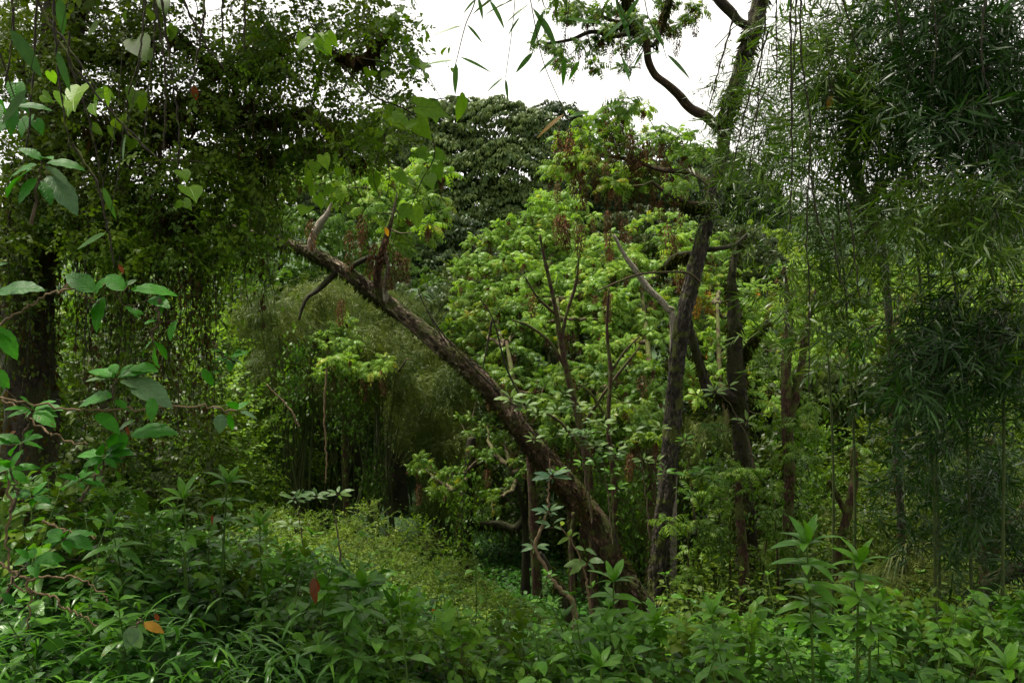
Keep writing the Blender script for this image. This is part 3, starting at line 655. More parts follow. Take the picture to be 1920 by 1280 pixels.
glade_tree('lower pinnate tree between the leaning trunk and the glade dome', [(880, 600, 40, 40), (940, 600, 70, 50), (950, 680, 60, 40), (1010, 720, 80, 50), (900, 560, 50, 30)], 150, 1010, 11.6, [(990, 820, 11.6), (965, 720, 12.0), (950, 640, 12.6)], 5, mat='pinnate_shade', Yo=-.2)
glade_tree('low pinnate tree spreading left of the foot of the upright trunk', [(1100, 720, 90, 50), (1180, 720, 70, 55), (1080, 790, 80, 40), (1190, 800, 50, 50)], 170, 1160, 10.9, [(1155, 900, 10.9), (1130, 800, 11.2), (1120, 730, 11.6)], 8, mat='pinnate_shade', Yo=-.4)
glade_tree('pinnate tree behind the upright trunk with yellowing leaves', [(1340, 560, 50, 70), (1350, 660, 60, 60), (1330, 470, 40, 50), (1390, 600, 50, 70), (1300, 700, 40, 50)], 160, 1370, 12.5, [(1365, 820, 12.6), (1350, 690, 13), (1345, 570, 13.8)], 8, Yo=.3, drymat='dry_gold')
glade_tree('pinnate tree half hidden by bamboo right of the mossy trunk', [(1440, 620, 70, 60), (1500, 560, 70, 70), (1450, 720, 70, 50), (1540, 680, 60, 60)], 150, 1470, 13.2, [(1475, 850, 13.2), (1480, 720, 13.6), (1475, 620, 14)], 6, Yo=.6, tpls=ROS_LO, key='rosette_small')
glade_tree('pinnate tree behind the thickest bamboo on the right', [(1640, 600, 90, 60), (1720, 560, 80, 60), (1620, 700, 80, 60), (1740, 660, 80, 60)], 150, 1680, 14.5, [(1680, 850, 14.5), (1675, 720, 15), (1680, 600, 15.5)], 4, Yo=1.5, tpls=ROS_LO, key='rosette_small', mind=.26)
glade_tree('pinnate tree at the right edge behind the bamboo', [(1860, 600, 80, 60), (1900, 520, 70, 60), (1840, 700, 80, 50)], 110, 1870, 14.5, [(1870, 850, 14.5), (1865, 720, 15), (1865, 600, 15.5)], 3, Yo=1.5, tpls=ROS_LO, key='rosette_small', mind=.26)
glade_tree('small isolated pinnate tree left of the gully hollow', [(630, 625, 42, 26), (650, 660, 45, 30), (690, 680, 35, 22), (610, 690, 22, 22)], 52, 655, 14.6, [(645, 850, 14.6), (648, 760, 14.6), (650, 690, 14.6)], 3, mat='pinnate', Yo=.9, mind=.16)
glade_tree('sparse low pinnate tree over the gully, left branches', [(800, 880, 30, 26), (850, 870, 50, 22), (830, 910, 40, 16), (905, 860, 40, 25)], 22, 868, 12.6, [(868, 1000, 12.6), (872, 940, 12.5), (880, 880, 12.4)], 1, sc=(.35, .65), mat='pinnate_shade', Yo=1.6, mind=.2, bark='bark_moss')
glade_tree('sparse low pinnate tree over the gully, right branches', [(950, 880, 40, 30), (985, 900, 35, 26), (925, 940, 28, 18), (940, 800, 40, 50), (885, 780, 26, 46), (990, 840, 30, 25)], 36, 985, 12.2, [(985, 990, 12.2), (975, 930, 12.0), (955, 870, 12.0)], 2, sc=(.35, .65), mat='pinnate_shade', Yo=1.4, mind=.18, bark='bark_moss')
# back row: crowns that close the wall of leaves behind
for lab, blobs, bp, by in (('back row tree closing the glade on its left side', [(900, 560, 80, 50), (960, 640, 90, 70), (880, 660, 60, 60), (1000, 760, 100, 60)], 950, 17.5),
                           ('back row tree closing the middle of the glade', [(1060, 500, 90, 70), (1120, 620, 110, 80), (1060, 720, 110, 70)], 1090, 18),
                           ('back row tree closing the glade beside the upright trunk', [(1240, 500, 90, 60), (1260, 620, 90, 80), (1230, 740, 100, 70), (1380, 700, 90, 90)], 1260, 17.5),
                           ('back row tree below the brown seed heads', [(1180, 430, 70, 40), (1300, 440, 70, 50), (1400, 500, 70, 70)], 1290, 20),
                           ('back row tree low behind the mossy trunks', [(1460, 780, 90, 60), (1560, 760, 90, 70), (1620, 860, 90, 60), (1420, 880, 80, 60)], 1520, 14.5)):
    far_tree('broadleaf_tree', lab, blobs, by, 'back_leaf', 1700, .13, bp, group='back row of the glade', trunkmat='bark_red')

# ------------------------------------------------------------------ the leaning tree
LB = on_ground(1215, 8.9)
LEAN = [np.array([*(at(1215, 1175, 8.9)[:2]), LB[2] - .1])] + [at(*a) for a in ((1190, 1125, 8.9), (1150, 1055, 8.95), (1118, 985, 9.0), (1060, 905, 9.1), (990, 822, 9.2), (927, 737, 9.3), (838, 655, 9.4), (742, 580, 9.5), (700, 548, 9.55), (650, 512, 9.6), (583, 472, 9.7), (520, 450, 9.8), (455, 432, 9.9), (380, 410, 10.0))]
LEAN_R = np.array([38, 26, 21, 20, 20, 19, 17, 16, 14, 13.5, 12, 10.5, 9, 7.5, 6]) / FPX * 9.3
root = lean = thing('leaning_tree', 'thick mossy tree trunk leaning steeply left across the glade', 'tree', LB)
P = spline([list(p) + [r] for p, r in zip(LEAN, LEAN_R)], 260); PL, RL = P[:, :3], P[:, 3]
m = MB(); m.tube(PL, RL, 36, bark_bump(4.2, .12, .20, 2.6)); part('trunk', m.mesh('trunk', LV['bark_lean'], LB), root)
def limb(root, pts, rads, mat, name='branch', n=None, sides=12, seed=1.0, label=None, bump=(.1, .12)):
    n = n or len(pts) * 9; P = spline([list(p) + [r] for p, r in zip(pts, rads)], n); m = MB(); m.tube(P[:, :3], P[:, 3], sides, bark_bump(seed, *bump))
    return part(name, m.mesh(name, LV[mat], np.array(root.location)), root, label=label), P
w = 9.6 / FPX
limb(root, [at(588, 476, 9.68), at(584, 455, 9.6), at(597, 425, 9.55), at(612, 404, 9.5), at(622, 380, 9.5)], np.array([9, 7, 7, 5, 1.2]) * w, 'bark_pale', seed=2, label='whitish bare forked branch')
_, f2 = limb(root, [at(716, 556, 9.55), at(707, 525, 9.5), at(712, 490, 9.45), at(722, 455, 9.4), at(735, 410, 9.4), at(745, 360, 9.5)], np.array([9, 8, 8, 6, 3.5, 1]) * w, 'bark_lean', seed=3, label='short upright fork draped in dead leaves')
limb(root, [at(724, 565, 9.45), at(722, 530, 9.4), at(728, 500, 9.4), at(722, 470, 9.4)], np.array([5, 4, 4, 3]) * w, 'bark_pale', seed=7)
limb(root, [at(725, 492, 9.45), at(700, 482, 9.4), at(672, 492, 9.5), at(655, 505, 9.55)], np.array([5, 5, 5, 4]) * w, 'bark_moss', seed=5)
0 and limb(root, [at(520, 452, 9.8), at(528, 425, 9.7), at(520, 395, 9.6), at(524, 360, 9.6)], np.array([7, 6, 5, 4]) * w, 'bark_pale', seed=8)
limb(root, [at(640, 500, 9.6), at(600, 540, 9.6), at(575, 560, 9.5), at(560, 600, 9.5)], np.array([6, 5, 4, 2]) * w, 'bark_moss', seed=9)
tips = thin(blob_points([(610, 330, 60, 40), (680, 350, 60, 50), (740, 380, 60, 50), (790, 400, 42, 50), (800, 330, 35, 45), (770, 450, 40, 30), (540, 330, 50, 30)], 130, lambda a, b, i: 10.2 + (480 - b) / 200 * .8, .35), .17)
mm = MB(); grow(mm, list(f2[10:, :3]) + [at(583, 470, 9.7), at(622, 385, 9.5), at(524, 365, 9.6), at(455, 410, 9.9)], tips, .004, .012); part('branch', mm.mesh('branch', LV['twig'], LB), root)
put_rosettes(root, tips, 'rosettepinnate', ROS, 'pinnate', sc=(.6, .95))
put_dry(root, [at(x, y, 9.3) for x, y in ((680, 400), (655, 430), (722, 445), (676, 420), (580, 410), (745, 470), (702, 455), (760, 480), (640, 560), (735, 500))], 'dryheaddry')
mm = MB(); moss_tufts(mm, PL[:150], RL[:150], 5200, (.02, .07), .35); moss_tufts(mm, PL[150:], RL[150:], 3000, (.02, .09), .7); part('moss', mm.mesh('moss', LV['moss'], LB), root, kind='stuff')
mm = MB(); moss_tufts(mm, PL[:115], RL[:115], 7000, (.02, .075), .6); part('brown_moss', mm.mesh('brown_moss', LV['moss_brown'], LB), root, kind='stuff')  # brown moss tufts added to darken and roughen the lower trunk
# thin bare shoots that cross in front of the trunk
mm = MB()
for pts in (((784, 545), (800, 580), (830, 625), (880, 680), (935, 735)), ((900, 560), (925, 600), (950, 690), (985, 760)), ((905, 690), (915, 640), (922, 600))):
    mm.tube(spline([at(a, b, 8.9) for a, b in pts], 20), np.linspace(.006, .012, 20), 5)
part('shoot', mm.mesh('shoot', LV['twig_dark'], LB), root)

# ------------------------------------------------------------------ the upright tree
UB = on_ground(1232, 8.8)
UP = [UB - [0, 0, .1]] + [at(*a) for a in ((1232, 1110, 8.8), (1240, 1000, 8.8), (1252, 900, 8.8), (1262, 800, 8.8), (1268, 700, 8.8), (1280, 610, 8.8), (1296, 540, 8.8), (1317, 450, 8.75), (1335, 370, 8.7), (1352, 290, 8.7), (1365, 210, 8.65), (1390, 130, 8.6), (1412, 60, 8.6), (1430, -20, 8.6), (1450, -140, 8.6))]
UR = 0.92 * np.array([32, 23, 16.5, 16, 16, 15.5, 15.5, 15, 14.5, 14, 13, 13, 14, 16, 14, 12]) / FPX * 8.8
root = upr = thing('upright_tree', 'rough grey flaky trunk rising beside the foot of the leaning tree', 'tree', UB)
P = spline([list(p) + [r] for p, r in zip(UP, UR)], 300); PU, RU = P[:, :3], P[:, 3]
m = MB(); m.tube(PU, RU, 32, bark_bump(9.1, .14, .22, 4.0)); part('trunk', m.mesh('trunk', LV['bark_grey'], UB), root)
m = MB()   # curled bark flakes
k = 900; ii = RG.integers(0, 230, k); tt = nz(PU[ii + 1] - PU[ii]); dd = nz(np.cross(tt, RG.normal(0, 1, (k, 3))))
fr = frames(nz(tt * RG.choice([-1, 1], (k, 1)) + dd * .25), dd); m.stamp(leaf4(1, .55, -.5), PU[ii] + dd * RU[ii][:, None] * .98, fr, RG.uniform(.025, .07, k))
part('bark_flakes', m.mesh('bark_flakes', LV['bark_grey'], UB), root, kind='stuff')
m = MB(); k = 1500; ii = RG.integers(0, 250, k); tt = nz(PL[ii + 1] - PL[ii]); dd = nz(np.cross(tt, RG.normal(0, 1, (k, 3))))
m.stamp(leaf4(1, .45, -.5), PL[ii] + dd * RL[ii][:, None] * .97, frames(nz(tt * RG.choice([-1, 1], (k, 1)) + dd * .3), dd), RG.uniform(.03, .10, k))
part('bark_flakes', m.mesh('bark_flakes', LV['bark_lean'], LB), lean, kind='stuff')
w = 8.8 / FPX
_, b1 = limb(root, [at(1352, 245, 8.7), at(1325, 220, 8.6), at(1295, 204, 8.6), at(1272, 178, 8.55), at(1250, 158, 8.5), at(1228, 140, 8.5), at(1215, 112, 8.45), at(1212, 80, 8.4), at(1200, 50, 8.4), at(1180, 15, 8.4), at(1165, -40, 8.4)], np.array([9, 9, 8.5, 8, 7, 6.5, 6.5, 6, 7, 6, 5]) * w, 'bark_lean', seed=11, label='crooked bare branch silhouetted against the sky')
_, b2 = limb(root, [at(1208, 66, 8.4), at(1185, 62, 8.4), at(1150, 68, 8.4), at(1110, 60, 8.4), at(1070, 75, 8.4), at(1020, 82, 8.4)], np.array([5, 5, 4.5, 4, 3, 1.5]) * w, 'bark_moss', seed=12)
_, b3 = limb(root, [at(1205, 60, 8.4), at(1170, 45, 8.5), at(1130, 30, 8.5), at(1140, 0, 8.5)], np.array([4, 4, 3, 2]) * w, 'bark_moss', seed=13)
_, b4 = limb(root, [at(1222, 88, 8.4), at(1238, 65, 8.4), at(1245, 30, 8.4), at(1255, -10, 8.4)], np.array([3.5, 3, 3, 2]) * w, 'bark_moss', seed=14)
_, b5 = limb(root, [at(1332, 385, 8.7), at(1300, 384, 8.7), at(1265, 370, 8.75), at(1240, 355, 8.8), at(1222, 340, 8.8)], np.array([8, 6, 5, 4, 3]) * w, 'bark_lean', seed=15)
_, b6 = limb(root, [at(1310, 480, 8.8), at(1285, 476, 8.9), at(1262, 484, 9), at(1248, 500, 9), at(1240, 515, 9.1)], np.array([7, 6, 6, 5, 4]) * w, 'bark_moss', seed=16)
_, b7 = limb(root, [at(1320, 468, 8.8), at(1345, 466, 8.8), at(1375, 460, 8.9), at(1400, 440, 9)], np.array([5, 4, 4, 3]) * w, 'bark_moss', seed=17)
_, b8 = limb(root, [at(1405, 50, 8.6), at(1385, 40, 8.6), at(1370, 22, 8.6), at(1345, -5, 8.6), at(1320, -60, 8.6)], np.array([9, 8, 9, 9, 8]) * w, 'bark_moss', seed=18)
_, b9 = limb(root, [at(1335, 350, 8.7), at(1318, 335, 8.8), at(1290, 322, 9), at(1240, 318, 9.3), at(1180, 300, 9.6), at(1130, 290, 9.9)], np.array([7, 6, 5, 5, 4, 3]) * w, 'bark_lean', seed=19)
limb(root, [at(1312, 528, 8.7), at(1290, 512, 8.6), at(1250, 510, 8.5), at(1200, 514, 8.5), at(1160, 528, 8.5), at(1120, 545, 8.5)], np.array([2.5, 2.5, 2.2, 2, 1.6, 1]) * w, 'twig', seed=20)
tt1 = thin(blob_points([(1120, 225, 45, 26), (1150, 200, 30, 26), (1190, 230, 40, 30), (1075, 255, 36, 26), (1130, 290, 70, 40), (1230, 260, 40, 26), (1080, 320, 50, 30), (1180, 330, 50, 30), (1270, 250, 26, 30), (1290, 300, 35, 40), (1250, 340, 35, 35)], 74, lambda a, b, i: 9.6, .4), .17)
mm = MB(); grow(mm, list(b9[8:, :3]) + list(b5[20:, :3]), tt1, .004, .012); part('branch', mm.mesh('branch', LV['twig'], UB), root)
put_rosettes(root, tt1, 'rosettepinnate', ROS, 'pinnate', sc=(.45, .85))
put_dry(root, tt1[::2] + [0, -.1, -.12] + RG.normal(0, .08, tt1[::2].shape), 'dryheaddry', sc=(.6, 1.1))
tt2 = thin(blob_points([(1010, 85, 26, 20), (1060, 105, 26, 20), (1100, 60, 50, 30), (1150, 30, 60, 26), (1190, 85, 26, 16), (1120, 110, 40, 16), (1255, 30, 45, 30), (1300, 10, 30, 22), (1080, 20, 50, 22), (1230, 60, 30, 26), (1180, 130, 26, 16)], 78, lambda a, b, i: 8.5, .3), .14)
mm = MB(); grow(mm, list(b2[8:, :3]) + list(b3[8:, :3]) + list(b4[8:, :3]) + list(b1[-18:, :3]), tt2, .0035, .008); part('branch', mm.mesh('branch', LV['twig_dark'], UB), root)
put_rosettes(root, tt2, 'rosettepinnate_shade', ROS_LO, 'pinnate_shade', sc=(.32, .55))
put_dry(root, [at(x, y, 9.4) for x, y in ((1160, 205), (1185, 240), (1170, 235), (1135, 190), (1195, 262), (1150, 255), (1048, 245), (1070, 240), (1180, 290), (1190, 330), (1200, 350), (1195, 310), (1215, 260), (1240, 240), (1165, 175), (1200, 285), (1110, 300), (1090, 285), (1120, 330), (1250, 300), (1262, 330), (1135, 300))], 'dryheaddry', sc=(.7, 1.15))
put_dry(root, [at(x, y, 8.4) for x, y in ((1303, 30), (1272, 55), (1100, 45), (1135, 45), (1290, 5), (1060, 60), (1085, 70), (1120, 60), (1150, 75), (1165, 60), (1180, 80), (1200, 100), (1215, 60), (1225, 40), (1240, 20), (1120, 20), (1160, 20), (1190, 10), (1250, 30), (1040, 95), (1075, 100), (1205, 30))], 'dryheadmoss', 'moss_brown', sc=(.35, .7), name='hanging_tuft')
put_dry(root, [at(x, y, 11.5) for x, y in ((1045, 405), (1060, 410), (1080, 415), (1140, 395), (1168, 410), (1050, 400), (1090, 420), (1250, 420), (1140, 430), (1265, 440), (1000, 545), (1140, 545), (1275, 500))], 'dryheaddry', sc=(.9, 1.4))
mm = MB()
for b in (b2, b3, b4, b8, b1[60:], b6, b5[:20]): moss_tufts(mm, b[:, :3], b[:, 3], 900, (.03, .12), .8)
moss_tufts(mm, PU[215:], RU[215:], 3800, (.03, .10), .5); moss_tufts(mm, PU[:60], RU[:60], 800, (.02, .06), .4)
part('moss', mm.mesh('moss', LV['moss'], UB), root, kind='stuff')


def stem_tree(label, pts, rpx, bark, Yd, branches=(), moss=700, cat='tree', name='mossy_tree', group=None, tips=None, tmat='pinnate_shade', sc=(.6, 1.0), dry=0, mossmat='moss'):
    base = on_ground(pts[0][0], Yd); root = thing(name, label, cat, base, group=group); w = Yd / FPX
    PP = [base - [0, 0, .1]] + [at(a, b, Yd) for a, b in pts[1:]]; r = [rpx[0] * 1.25 * w] + [q * w for q in rpx[1:]]
    n = len(PP) * 14; P = spline([list(p) + [q] for p, q in zip(PP, r)], n); m = MB(); m.tube(P[:, :3], P[:, 3], 20, bark_bump(pts[0][0] * .1, .15, .15, 3)); part('trunk', m.mesh('trunk', LV[bark], base), root)
    mm = MB(); moss_tufts(mm, P[:, :3], P[:, 3], moss, (.03, .1), .5); bl = [P]
    for bp, br in branches:
        _, b = limb(root, [at(a, c, Yd) for a, c in bp], np.array(br) * w, bark, seed=bp[0][1]); bl.append(b); moss_tufts(mm, b[:, :3], b[:, 3], moss // 2, (.03, .1), .7)
    if moss: part('moss', mm.mesh('moss', LV[mossmat], base), root, kind='stuff')
    if tips:
        T_ = np.array([at(a, b, Yd + RG.normal(0, .25)) for a, b in tips]); mt = MB(); grow(mt, [q[:3] for b in bl for q in b[len(b) // 3::3]], T_, .004, .008); part('branch', mt.mesh('branch', LV['twig'], base), root)
        put_rosettes(root, T_, 'rosettehi' + tmat, ROS_HI, tmat, sc=sc)
        if dry: put_dry(root, T_[:dry] - [0, .1, .15], 'dryheaddry_gold', 'dry_gold')
    return root
stem_tree('black mossy trunk with a heavy limb forking left toward the upright trunk', [(1400, 1100), (1400, 950), (1392, 850), (1388, 760), (1380, 680), (1378, 600), (1372, 520), (1390, 430)], [20, 16, 15, 16, 15, 12, 8, 3], 'bark_moss', 9.6, [([(1390, 760), (1360, 740), (1330, 732), (1315, 690), (1302, 650), (1290, 600)], [16, 14, 11, 9, 8, 6]), ([(1385, 690), (1410, 640), (1440, 600)], [7, 6, 4])], 2200,
          tips=[(1350, 885), (1420, 880), (1310, 900), (1380, 905), (1455, 770), (1340, 640), (1405, 650), (1440, 690), (1330, 800)])
stem_tree('reddish peeling stem standing right of the mossy trunk', [(1478, 1110), (1478, 1000), (1480, 900), (1476, 800), (1474, 700), (1480, 600), (1470, 500)], [11, 10, 10, 10, 9, 7, 3], 'bark_red', 8.6, [([(1478, 790), (1492, 740), (1500, 700), (1512, 620), (1530, 540)], [9, 9, 8, 6, 2])], 500,
          tips=[(1500, 795), (1520, 805), (1440, 800), (1500, 855), (1470, 850), (1450, 700), (1530, 760)])
stem_tree('slender rust brown stem topped by fern-like leaves', [(1400, 1130), (1395, 1060), (1388, 980), (1385, 920), (1390, 880)], [12, 9, 8, 7, 4], 'bark_red', 8.0, [], 300, tips=[(1390, 880), (1370, 890), (1405, 885), (1345, 905), (1335, 925), (1410, 920), (1360, 930)], sc=(.6, .85))
stem_tree('bent rust brown stem in the shade under the bamboo', [(1572, 1120), (1575, 1040), (1590, 960), (1602, 900), (1600, 840)], [11, 9, 8, 7, 5], 'bark_red', 8.6, [([(1588, 965), (1570, 930), (1555, 900)], [6, 5, 4])], 400, tips=[(1560, 890), (1610, 840), (1640, 880)])
stem_tree('dark stem forking low at the lower right', [(1845, 1120), (1845, 1060), (1845, 1000), (1850, 900), (1855, 820)], [10, 9, 8, 7, 6], 'bark_red', 7.4, [([(1846, 1070), (1870, 1020), (1900, 975), (1925, 940)], [8, 8, 7, 6])], 400)
stem_tree('thick dark log curving out of the lower right edge', [(1845, 1145), (1850, 1110), (1880, 1080), (1925, 1062), (1980, 1040)], [10, 14, 14, 12, 11], 'bark_moss', 6.8, [], 900, name='fallen_log', cat='log')
stem_tree('vine-draped grey trunk standing in the gully under the small branches', [(872, 1085), (870, 1020), (872, 960), (880, 880), (885, 820)], [14, 12, 12, 10, 8], 'bark_moss', 12.4, [([(872, 985), (930, 982), (965, 990), (988, 960), (992, 920), (985, 880)], [4, 7, 7, 6, 6, 4])], 2000)
stem_tree('pale slanting branch among the seed heads right of the glade', [(1262, 780), (1262, 640), (1250, 578), (1215, 540), (1190, 505), (1172, 480), (1150, 440)], [6, 6, 6, 6, 5, 4, 3], 'bark_pale', 11.2, [], 0, name='slender_tree')
stem_tree('thin dark stem with forking twigs rising in front of the glade foliage', [(1118, 990), (1105, 900), (1088, 800), (1064, 700), (1052, 640), (1040, 570), (1022, 490), (1012, 440)], [7, 6, 6, 5.5, 5, 4, 3, 2], 'bark_red', 10.6,
          [([(1052, 640), (1062, 590), (1080, 530), (1085, 480)], [4, 3, 2.5, 1.5]), ([(1060, 690), (1030, 640), (990, 610), (960, 600)], [3.5, 3, 2.5, 1.5]), ([(1090, 800), (1130, 740), (1160, 700), (1200, 650)], [4, 3, 3, 1.5]), ([(1044, 590), (1010, 560), (985, 520)], [3, 2.5, 1.5]), ([(1100, 860), (1060, 800), (1020, 770)], [4, 3, 2])], 100, name='slender_tree')
stem_tree('thin bare stem standing before the glade beside the upright trunk', [(1160, 1000), (1150, 900), (1140, 800), (1145, 700), (1138, 620), (1142, 540)], [5, 5, 4, 4, 3, 2], 'bark_red', 10.4, [([(1145, 700), (1170, 660), (1200, 630)], [3, 2, 1.5]), ([(1140, 790), (1110, 740), (1085, 720)], [3, 2, 1.5])], 60, name='slender_tree')
stem_tree('mossy broken stub rising from the gully beside the leaning trunk', [(1085, 1150), (1060, 1120), (1040, 1090), (1022, 1050), (1012, 1035)], [9, 8, 6, 4, 3], 'bark_moss', 8.0, [], 400, name='dead_stub')
stem_tree('thin vertical stem with a shaggy top in the middle of the frame', [(1075, 1150), (1073, 1080), (1070, 1020), (1075, 960)], [6, 5, 4, 3], 'bark_red', 8.3, [], 200, name='slender_tree')
TP_S = [(1340, 990), (1290, 985), (1300, 1030), (1350, 1010), (1320, 1060), (1285, 1090), (1440, 990), (1425, 1040), (1370, 960), (1450, 920), (1295, 930), (1350, 1080)]
for i, (a, b) in enumerate(TP_S):
    base = on_ground(a + 6, 8.2); top = at(a, b, 8.2); root = thing('pinnate_sapling', 'small sapling with arching ladder-like leaves, ' + ['first', 'second', 'third', 'fourth', 'fifth', 'sixth', 'seventh', 'eighth', 'ninth', 'tenth', 'eleventh', 'twelfth'][sorted(range(12), key=lambda q: TP_S[q][0]).index(i)] + ' from the upright trunk rightwards', 'sapling', base, group='pinnate saplings between the upright and mossy trunks')
    m = MB(); m.tube(spline([base, (base + top) / 2 + RG.normal(0, .04, 3), top], 10), np.linspace(.014, .006, 10), 6); part('stem', m.mesh('stem', LV['bark_red'], base), root)
    put_rosettes(root, np.array([top, top + RG.normal(0, .12, 3) - [0, 0, .15]]), 'rosettehipinnate_shade', ROS_HI, 'pinnate_shade', sc=(.6, .9))

# ------------------------------------------------------------------ shrubs and fill
LF = leaf(1, .55, 2, .2, .7, .42)
def shrub_mesh(r, h, w, n, tpls, sc, lower=0.15, lean=0.0):
    """stems and sprays of one bush, base at the origin"""
    q = r.random(n); a = r.random(n) * 6.283; prof = np.sin(np.pi * np.clip(lower + (1 - lower) * q, 0, 1) ** .8) ** .6
    rad = w * prof * np.sqrt(r.random(n)); P = np.stack([rad * np.cos(a), rad * np.sin(a), h * (lower + (1 - lower) * q)], 1)
    P[:, 2] *= .85 + .3 * noise3(P * 2 + r.random() * 40)
    sm = MB(); tips = P[:: max(1, n // 45)]
    grow(sm, [np.array([0, 0, -.1]), np.array([0, 0, h * .1]), np.array([w * .1, 0, h * .3]), np.array([-w * .1, w * .1, h * .3])], tips, .003, .008)
    fm = MB(); out = nz(P - [0, 0, h * .3]); d = nz(out + r.normal(0, .6, P.shape) + [0, 0, -.1]); pick_stamp(fm, tpls, P, frames(d, nz(out + [0, 0, .8])), r.uniform(.7, 1.3, n) * sc, np.clip(r.normal(.5, .2, n), 0, 1))
    return sm, fm
def shrub_proto(name, cat, seed, h, w, n, tpls, mat, stem='twig', sc=1.0, lower=.15):
    root = thing(name, 'shrub', cat, (0, 0, 0)); s, f = shrub_mesh(np.random.default_rng(seed), h, w, n, tpls, sc, lower)
    part('stem', s.mesh('stem', LV[stem]), root); part('foliage', f.mesh('foliage', LV[mat]), root, kind='stuff'); return root
ORD = ['first', 'second', 'third', 'fourth', 'fifth', 'sixth', 'seventh', 'eighth', 'ninth', 'tenth', 'eleventh', 'twelfth', 'thirteenth', 'fourteenth', 'fifteenth', 'sixteenth', 'seventeenth', 'eighteenth', 'nineteenth', 'twentieth'] + ['twenty-' + q for q in ('first', 'second', 'third', 'fourth', 'fifth', 'sixth', 'seventh', 'eighth', 'ninth')]
def spread(protos, spots, labels, group):
    rank = {i: ORD[k] for k, i in enumerate(sorted(range(len(spots)), key=lambda i: spots[i][0]))}
    """first spots move the prototypes themselves, the others are copies"""
    for i, (px, Yd, s) in enumerate(spots):
        p = protos[i % len(protos)]; loc = on_ground(px, Yd); lab = labels + ', ' + rank[i] + ' from the left'
        if i < len(protos):
            p.location = loc; p.rotation_euler = (0, 0, 0); p.scale = (s, s, s); props(p, lab, None, group)
        else:
            dup(p, loc, RG.random() * 6.28, s, lab, group, tuple(RG.normal(0, .06, 2)))

BIGSP = [leafy_spray(R5, n=8, L=.085, W=.05, tw=.26) for _ in range(6)]
# thickets behind the hanging vines on the left
pr = [shrub_proto('thicket_shrub', 'shrub', 20 + k, 3.2, 1.25, 620, VSP_LO if k % 2 else BIGSP, ('vine_leaf', 'pinnate_shade', 'back_leaf', 'pinnate')[k], sc=1.25, lower=.05) for k in range(4)]
sp = [(40, 12.5, 1.0), (150, 13, 1.1), (260, 12, .95), (360, 13.5, 1.1), (440, 13.5, .7), (100, 15, 1.3), (220, 16, 1.35), (340, 16.5, 1.4), (450, 17, 1.2), (-60, 12, 1.1), (10, 17, 1.5), (160, 20, 1.7), (320, 21, 1.8), (480, 22, 1.6)]
spread(pr, sp, 'tall yellow green thicket shrub behind the curtain of vines', 'thicket shrubs behind the vine curtain')
# thickets on the right, behind and under the bamboo
pr = [shrub_proto('thicket_shrub', 'shrub', 30 + k, 2.4, 1.1, 560, BIGSP if k % 2 else VSP_LO, ('vine_shade', 'back_leaf', 'pinnate_shade')[k], sc=1.15, lower=.05) for k in range(3)]
sp = [(1330, 12.5, .8), (1430, 11.5, .8), (1530, 12, .9), (1640, 11.5, .9), (1740, 11, .9), (1840, 10.5, .9), (1930, 10, .9), (1400, 15, 1.3), (1500, 15.5, 1.3), (1600, 15.5, 1.4), (1700, 15, 1.4), (1800, 14.5, 1.4), (1900, 14, 1.4), (2000, 13, 1.4), (1560, 10.6, .6), (1660, 9.8, .6), (1100, 15.5, 1.1), (1210, 14.5, 1.1), (1300, 14, 1.1), (1030, 16, 1.1), (950, 17, 1.0), (900, 19, 1.2)]
spread(pr, sp, 'bushy green thicket shrub closing the view between right trunks', 'thicket shrubs between the right trunks')
# wall of forest behind the gully hollow
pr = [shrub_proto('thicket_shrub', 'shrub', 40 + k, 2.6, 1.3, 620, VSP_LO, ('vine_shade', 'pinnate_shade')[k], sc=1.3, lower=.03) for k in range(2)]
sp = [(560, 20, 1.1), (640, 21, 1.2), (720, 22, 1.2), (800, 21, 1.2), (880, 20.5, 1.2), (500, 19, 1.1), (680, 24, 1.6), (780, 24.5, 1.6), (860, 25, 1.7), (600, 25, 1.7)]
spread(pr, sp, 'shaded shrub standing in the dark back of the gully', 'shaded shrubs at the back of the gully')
# bank bushes
pr = [shrub_proto('bank_bush', 'bush', 50 + k, .62, .42, 240, [leafy_spray(R5, n=8, L=.030, W=.013, tw=.09) for _ in range(4)], ('bank_leaf', 'vine_leaf', 'bank_leaf')[k], 'bark_red', .9, .1) for k in range(3)]
sp = [(690, 10.2, 1.25), (655, 10.6, .9), (740, 10.4, .9), (790, 10, 1.0), (775, 10.9, 1.2), (720, 9.6, .8), (660, 9.4, .9), (610, 9.8, .9), (840, 9.6, .9), (870, 9.9, .95), (820, 9.1, .8), (900, 9.3, .8), (760, 9.1, .7), (690, 8.8, .8), (950, 9.0, .75), (980, 9.4, .6), (930, 8.6, .7), (880, 8.5, .7), (1010, 8.8, .6), (800, 8.4, .7), (740, 8.2, .7), (640, 8.4, .8), (580, 8.8, .8), (540, 9.4, .9), (850, 10.5, .7), (480, 9.6, .9), (520, 8.4, .8), (1050, 8.4, .5)]
spread(pr, sp, 'small yellowish bush with reddish stems on the bank', 'bushes on the bank left of the gully')

